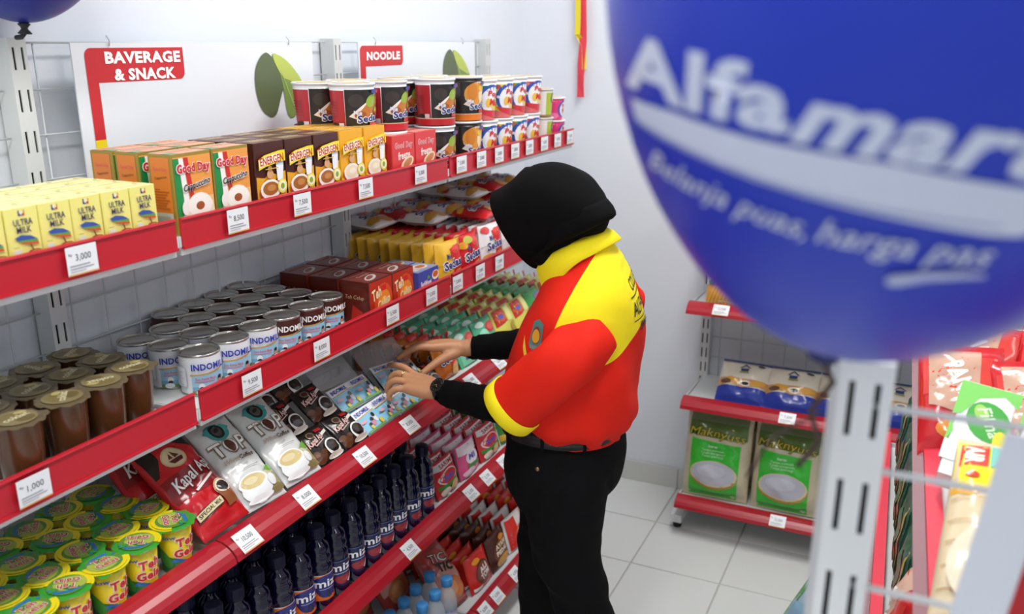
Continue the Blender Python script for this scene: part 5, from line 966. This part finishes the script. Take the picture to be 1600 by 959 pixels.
SHM = shirt_mat(); REDC = M('#e0200c', .75, bump=.9, scale=13, Specular_IOR_Level=.25); YELC = M('#f4df1c', .75, bump=.2, scale=9, Specular_IOR_Level=.25)
TR = [(.740, .832, .128, .150, 0), (.742, .850, .134, .158, 0), (.750, .872, .148, .170, 0), (.752, .91, .152, .178, 0), (.754, .96, .150, .182, 0), (.760, 1.02, .145, .182, 2), (.768, 1.08, .136, .183, 6), (.770, 1.13, .122, .180, 12), (.769, 1.168, .108, .166, 18), (.765, 1.197, .094, .137, 23), (.759, 1.222, .082, .100, 27), (.754, 1.243, .073, .074, 30)]
def tw_(p, th, t):
    low = max(0, 1-t*3.2); k = .0085*math.sin(th*11+p.z*30)*low*(t > .02)+.0055*math.sin(th*5+t*14)*math.sin(math.pi*min(1, t*1.4))
    return k+.006*noise.noise(p*9)*(t < .8)
TB, TS = Vector((math.cos(R(13)), math.sin(R(13)), 0)), Vector((-math.sin(R(13)), math.cos(R(13)), 0))      # the chest is turned a little
b = Mb(); loft(b, [(Vector((r[0], 1.82, r[1])), TB*math.cos(R(r[4]))+ZU*math.sin(R(r[4])), TS, r[2], r[3]) for r in catm(TR, 5)], SHM, 96, tw_, True, False, 2.45)
torso_me = b.build('shirt_torso'); shirt = obj('shirt', torso_me, person)
tbv = BVHTree.FromPolygons(b.v, [f for f in b.f if len(f) == 4])
def sleeve(side):
    s = -1 if side == 'near' else 1; yc = 1.82
    P = [(.850, yc+s*.122, 1.106, .053, .048), (.832, yc+s*.154, 1.085, .060, .056), (.800, yc+s*.178, 1.050, .0635, .060), (.755, yc+s*.188, 1.005, .063, .061), (.715, yc+s*.190, .965, .063, .062), (.686, yc+s*.190, .936, .064, .063)] if s < 0 else [(.800, yc+.105, 1.13, .07, .06), (.785, yc+.150, 1.105, .074, .064), (.775, yc+.185, 1.06, .072, .066), (.72, yc+.19, 1.01, .067, .062), (.675, yc+.19, .98, .064, .060)]
    rows = catm(P, 6); V = [Vector(r[:3]) for r in rows]
    def rings(sc, rr):
        out = []
        for i, r in enumerate(rr):
            q = [Vector(x[:3]) for x in rr]
            t = (q[min(i+1, len(q)-1)]-q[max(i-1, 0)]).normalized(); Y = (YL-t*YL.dot(t)).normalized(); X = Y.cross(t)
            out.append((q[i], X, Y, r[3]*sc, r[4]*sc))
        return out
    def sw(p, th, t):
        t = min(1, t/.60)
        return .0035*math.sin(th*4+t*9)*math.sin(math.pi*t)+.005*noise.noise(p*13)*math.sin(math.pi*min(1, t+.2))
    b = Mb(); R1 = rings(1, rows); R2 = [(c, X, Y, a*.955, w_*.955) for c, X, Y, a, w_ in R1[::-1]][:12]
    loft(b, R1+R2, REDC, 48, sw, True, False, 2.15)
    so = obj('sleeve', b.build('sleeve'), shirt)
    e = V[-1]; d = (V[-1]-V[-3]).normalized()
    b = Mb(); c0, X, Y, a, w_ = R1[-1]
    cr = [(e-d*.022, 1.01), (e-d*.021, 1.06), (e+d*.008, 1.065), (e+d*.011, 1.03), (e+d*.010, .985), (e-d*.018, .975)]
    loft(b, [(c, X, Y, a*k, w_*k) for c, k in cr], YELC, 48, None, False, False, 2.15); cu = obj('cuff', b.build('cuff'), so); cu['label'] = 'yellow sleeve cuff'
sleeve('near'); sleeve('far')
NC = Vector((.753, 1.82, 1.243)); ef = Vector((-.866, 0, -.5)); nn = Vector((-.5, 0, .866)); el = Vector((0, -1, 0))
b = Mb(); vs = []; fs = []; n = 60
for k in range(n+1):
    th = R(-138+276*k/n); f = abs(k/n*2-1); P = lambda a, w_, h_: NC-ef*math.cos(th)*a+el*math.sin(th)*w_+nn*h_
    tip = max(0, (f-.45)/.55)**1.8
    vs += [P(.070, .069, -.012), P(.072, .072, .016), P(.077, .078, .020), P(.092+.012*tip, .090, .004), P(.100+.018*tip, .101+.004*tip, -.020-.060*tip), P(.097+.018*tip, .098+.004*tip, -.022-.060*tip), P(.084, .082, -.006)]
for k in range(n):
    for j in range(6): a = k*7+j; fs.append((a, a+1, a+8, a+7))
b.add(vs, fs, YELC, True); co = obj('collar', b.build('collar', True), shirt); co['label'] = 'yellow folded collar'
# lettering on the back, badge and pocket edging on the chest
def S_back(u, v, l):
    h_ = tbv.ray_cast(Vector((1.4, u, v)), Vector((-1, 0, 0))); return h_[0]+Vector((1, 0, 0))*l if h_[0] else Vector((.9, u, v))
ink = '#23211c'
lines = [('t', 'COLLEGE', 1.862, 1.186, .140, .024, ink, {'bold': .01}), ('r', 1.765, 1.165, 1.960, 1.1675, ink), ('t', 'ALFA KLAS', 1.863, 1.141, .196, .030, ink, {'bold': .012}), ('r', 1.765, 1.115, 1.960, 1.1175, ink), ('t', 'SMK', 1.845, 1.098, .09, .020, ink, {'bold': .012})]
b = Mb(); b.art(S_back, lines, ml=.010, rough=.7, smooth=True, lift=.0015, dl=.0002); bl = obj('back_print', b.build('back_print'), shirt); bl['label'] = 'black lettering across the shirt back'
hit = tbv.ray_cast(CAM, fwd+r2*((838-800)/FPX)-u2*((527-514.57)/FPX)); cp_, cn_ = hit[0], hit[1]
if cn_.dot(CAM-cp_) < 0: cn_ = -cn_
cu_ = ZU.cross(cn_).normalized(); cv_ = cn_.cross(cu_)
def S_chest(u, v, l):
    h_ = tbv.ray_cast(cp_+cu_*u+cv_*v+cn_*.2, -cn_); return (h_[0]+cn_*l) if h_[0] else cp_+cu_*u+cv_*v
bd = [('p', [(-.018, .030), (.0, .038), (.018, .030), (.017, -.02), (.0, -.034), (-.017, -.02)], '#4f7f7a'), ('e', 0, .004, .0135, .0185, '#8a3a30'), ('e', 0, .002, .0115, .0145, '#d9a02a'), ('r', -.012, -.026, .012, -.018, '#7a8a84'), ('p', [(-.038, -.005), (-.032, -.03), (-.020, -.052), (-.014, -.052), (-.016, -.040), (-.028, -.02)], '#e6c832')]
b = Mb(); b.art(S_chest, bd, ml=.008, rough=.6, smooth=True, lift=.0015, dl=.0003); bo = obj('badge', b.build('badge'), shirt); bo['label'] = 'small embroidered badge and yellow pocket edge'
# ---- undersleeves, watch, ring
def under(A, wr_):
    b = Mb(); rows = catm([(x, y, z, max(r+.0045, .031)) for x, y, z, r in A[1:-1]]+[wr_], 5); V = [Vector(r[:3]) for r in rows]
    rad = [r[3]+.0016*math.sin(i*2.1) for i, r in enumerate(rows)]
    b.tube(V+[V[-1]+(V[-2]-V[-1])*.05], rad+[rad[-1]-.004], BLK, 28); obj('undersleeve', b.build('undersleeve'), person)
under(ARML, (.482, 1.716, .9025, .0288)); under(ARMR, (.415, 1.972, .9245, .0285))
wt = Mb(); wc_ = Vector((.462, 1.7245, .9022)); wd = Vector((-.03, .012, 0)).normalized(); X = (ZU-wd*ZU.dot(wd)).normalized(); Y = wd.cross(X)
BKG = M('#101012', .3)
loft(wt, [(wc_-wd*.010, X, Y, .0255, .0262), (wc_-wd*.009, X, Y, .0268, .0275), (wc_+wd*.009, X, Y, .0268, .0275), (wc_+wd*.010, X, Y, .0255, .0262)], BKG, 36, None, False, False, 2)
wo = obj('wristwatch', wt.build('wristwatch'), person)
fdir = (X*.72-YL*.70).normalized(); fx = wd; fy = fdir.cross(fx).normalized(); fc = wc_+fdir*.0262
b = Mb(); vs = []; 
def disc(r, h_): return [fc+fdir*h_+fx*r*math.cos(2*math.pi*k/28)+fy*r*math.sin(2*math.pi*k/28) for k in range(28)]
ringsv = [disc(.0185, -.003), disc(.019, .004), disc(.0175, .0055), disc(.0155, .0048), disc(.0001, .0048)]
for r_ in ringsv: vs += r_
b.add(vs, [(j*28+k, j*28+(k+1) % 28, (j+1)*28+(k+1) % 28, (j+1)*28+k) for j in range(4) for k in range(28)], BKG, False)
for a, ln in ((.5, .011), (2.3, .008)): 
    d_ = fx*math.cos(a)+fy*math.sin(a); b.tube([fc+fdir*.0055, fc+fdir*.0055+d_*ln], .0006, M('#c9a03a', .3, .8), 5)
for k in range(12): 
    d_ = fx*math.cos(k*.5236)+fy*math.sin(k*.5236); b.tube([fc+fdir*.0055+d_*.0125, fc+fdir*.0055+d_*.0145], .0005, M('#b9b9b9', .3, .8), 4)
obj('dial', b.build('dial', True), wo)
b = Mb(); rc = Vector((.353, 1.737, .9185)); rd = Vector((-.032, -.004, .007)).normalized(); X = (ZU-rd*ZU.dot(rd)).normalized(); Y = rd.cross(X)
loft(b, [(rc-rd*.002, X, Y, .0100, .0100), (rc-rd*.0018, X, Y, .0112, .0112), (rc+rd*.0018, X, Y, .0112, .0112), (rc+rd*.002, X, Y, .0100, .0100)], M('#d9b25a', .2, .9), 24, None, False, False, 2)
ell(b, rc+(X*.7-YL*.7).normalized()*.0122, (rd, Y, X), (.0026, .0026, .0022), M('#f4efe0', .1), 10); obj('ring', b.build('ring'), person)['label'] = 'gold finger ring'
# ---- trousers, belt, shoes
DEN = M('#0b0b0d', .9, var=.25, scale=90, bump=.12, Specular_IOR_Level=.15)
b = Mb()
HP = [(.738, .872, .124, .148), (.738, .845, .128, .153), (.740, .80, .131, .160), (.739, .75, .134, .165), (.738, .70, .126, .160), (.735, .655, .10, .14)]
loft(b, [(Vector((r[0], 1.82, r[1])), XF, YL, r[2], r[3]) for r in catm(HP, 5)], DEN, 64, None, True, True, 2.3)
for L in (LEGN, LEGF): limb(b, [(x, y, z, r+(.009 if z > .5 else .010)) for x, y, z, r in L[:-1]]+[(L[-1][0], L[-1][1], .085, .052)], DEN, 32, 6)
tm = fuse(b, .0065, 'trousers', 4, .5, DEN)
for v in tm.vertices:
    c = v.co; k = .0035*noise.noise(Vector((c.x*14, c.y*14, c.z*26)))+.004*math.sin(c.z*62+c.x*18)*max(0, 1-abs(c.z-.47)/.14); v.co = c+v.normal*k
trousers = obj('trousers', tm, person)
b = Mb(); loft(b, [(Vector((.739, 1.82, z)), XF, YL, .1325+k, .1575+k) for z, k in ((.840, -.002), (.840, .0085), (.874, .006), (.874, -.002))], M('#131315', .35), 72, None, False, False, 2.3); obj('belt', b.build('belt'), person)
for th in (.9, 2.0, 3.1, 4.1, 4.75, 5.4):
    cs, sn = math.cos(th), math.sin(th); px = .739+math.copysign(abs(cs)**(2/2.3), cs)*.139; py = 1.82+math.copysign(abs(sn)**(2/2.3), sn)*.164
    b = Mb(); b.tube([(px, py, .834), (px, py, .858), (px, py, .880)], .0045, DEN, 6); obj('belt_loop', b.build('belt_loop'), trousers)
pv = BVHTree.FromPolygons([tuple(v.co) for v in tm.vertices], [tuple(p.vertices) for p in tm.polygons])
h_ = pv.ray_cast(Vector((.735, 1.3, .787)), Vector((0, 1, 0)))
if h_[0]:
    b = Mb(); ell(b, h_[0]+h_[1]*.001, (XF, ZU, h_[1]), (.0055, .0055, .0025), M('#9a7a5a', .3, .8), 12); obj('rivet', b.build('rivet'), trousers)['label'] = 'small copper pocket rivet'
for L in (LEGN, LEGF):
    ax, ay = L[-1][0], L[-1][1]; b = Mb()
    limb(b, [(ax+.022, ay, .060, .044), (ax-.05, ay, .052, .043), (ax-.12, ay, .040, .037), (ax-.160, ay, .034, .028)], M('#1a1a1c', .4), 20, 4)
    me = b.build('shoe')
    for v in me.vertices: v.co.z = max(v.co.z, .012)
    s_ = obj('shoe', me, person); b = Mb(); pts = [(ax+.065, ay-.02), (ax+.05, ay-.038), (ax-.05, ay-.042), (ax-.14, ay-.040), (ax-.185, ay-.018), (ax-.185, ay+.018), (ax-.14, ay+.040), (ax-.05, ay+.042), (ax+.05, ay+.038), (ax+.065, ay+.02)]
    b.prism(pts, 'z', 0.0, .016, M('#2a2a2c', .7)); obj('sole', b.build('sole', True), s_)
# the bag in her hands: sachet strip inside a clear wrapper
held = thing('sachet_bundle', 'milk sachet bundle in a clear wrapper held by both hands', 'sachet bundle', (.300, 1.822, .862), tilted(R(84), R(52), .10))
obj('sachet_strip', indo(77), held)
b = Mb(); b.box(-.072, .004, .0, .072, .022, .064, M('#2a2422', .3)); obj('dark_carton', b.build('dark_carton'), held)
obj('wrapper', clear('wrapper', .165, .15, 12, .03), held, (0, .008, -.008))
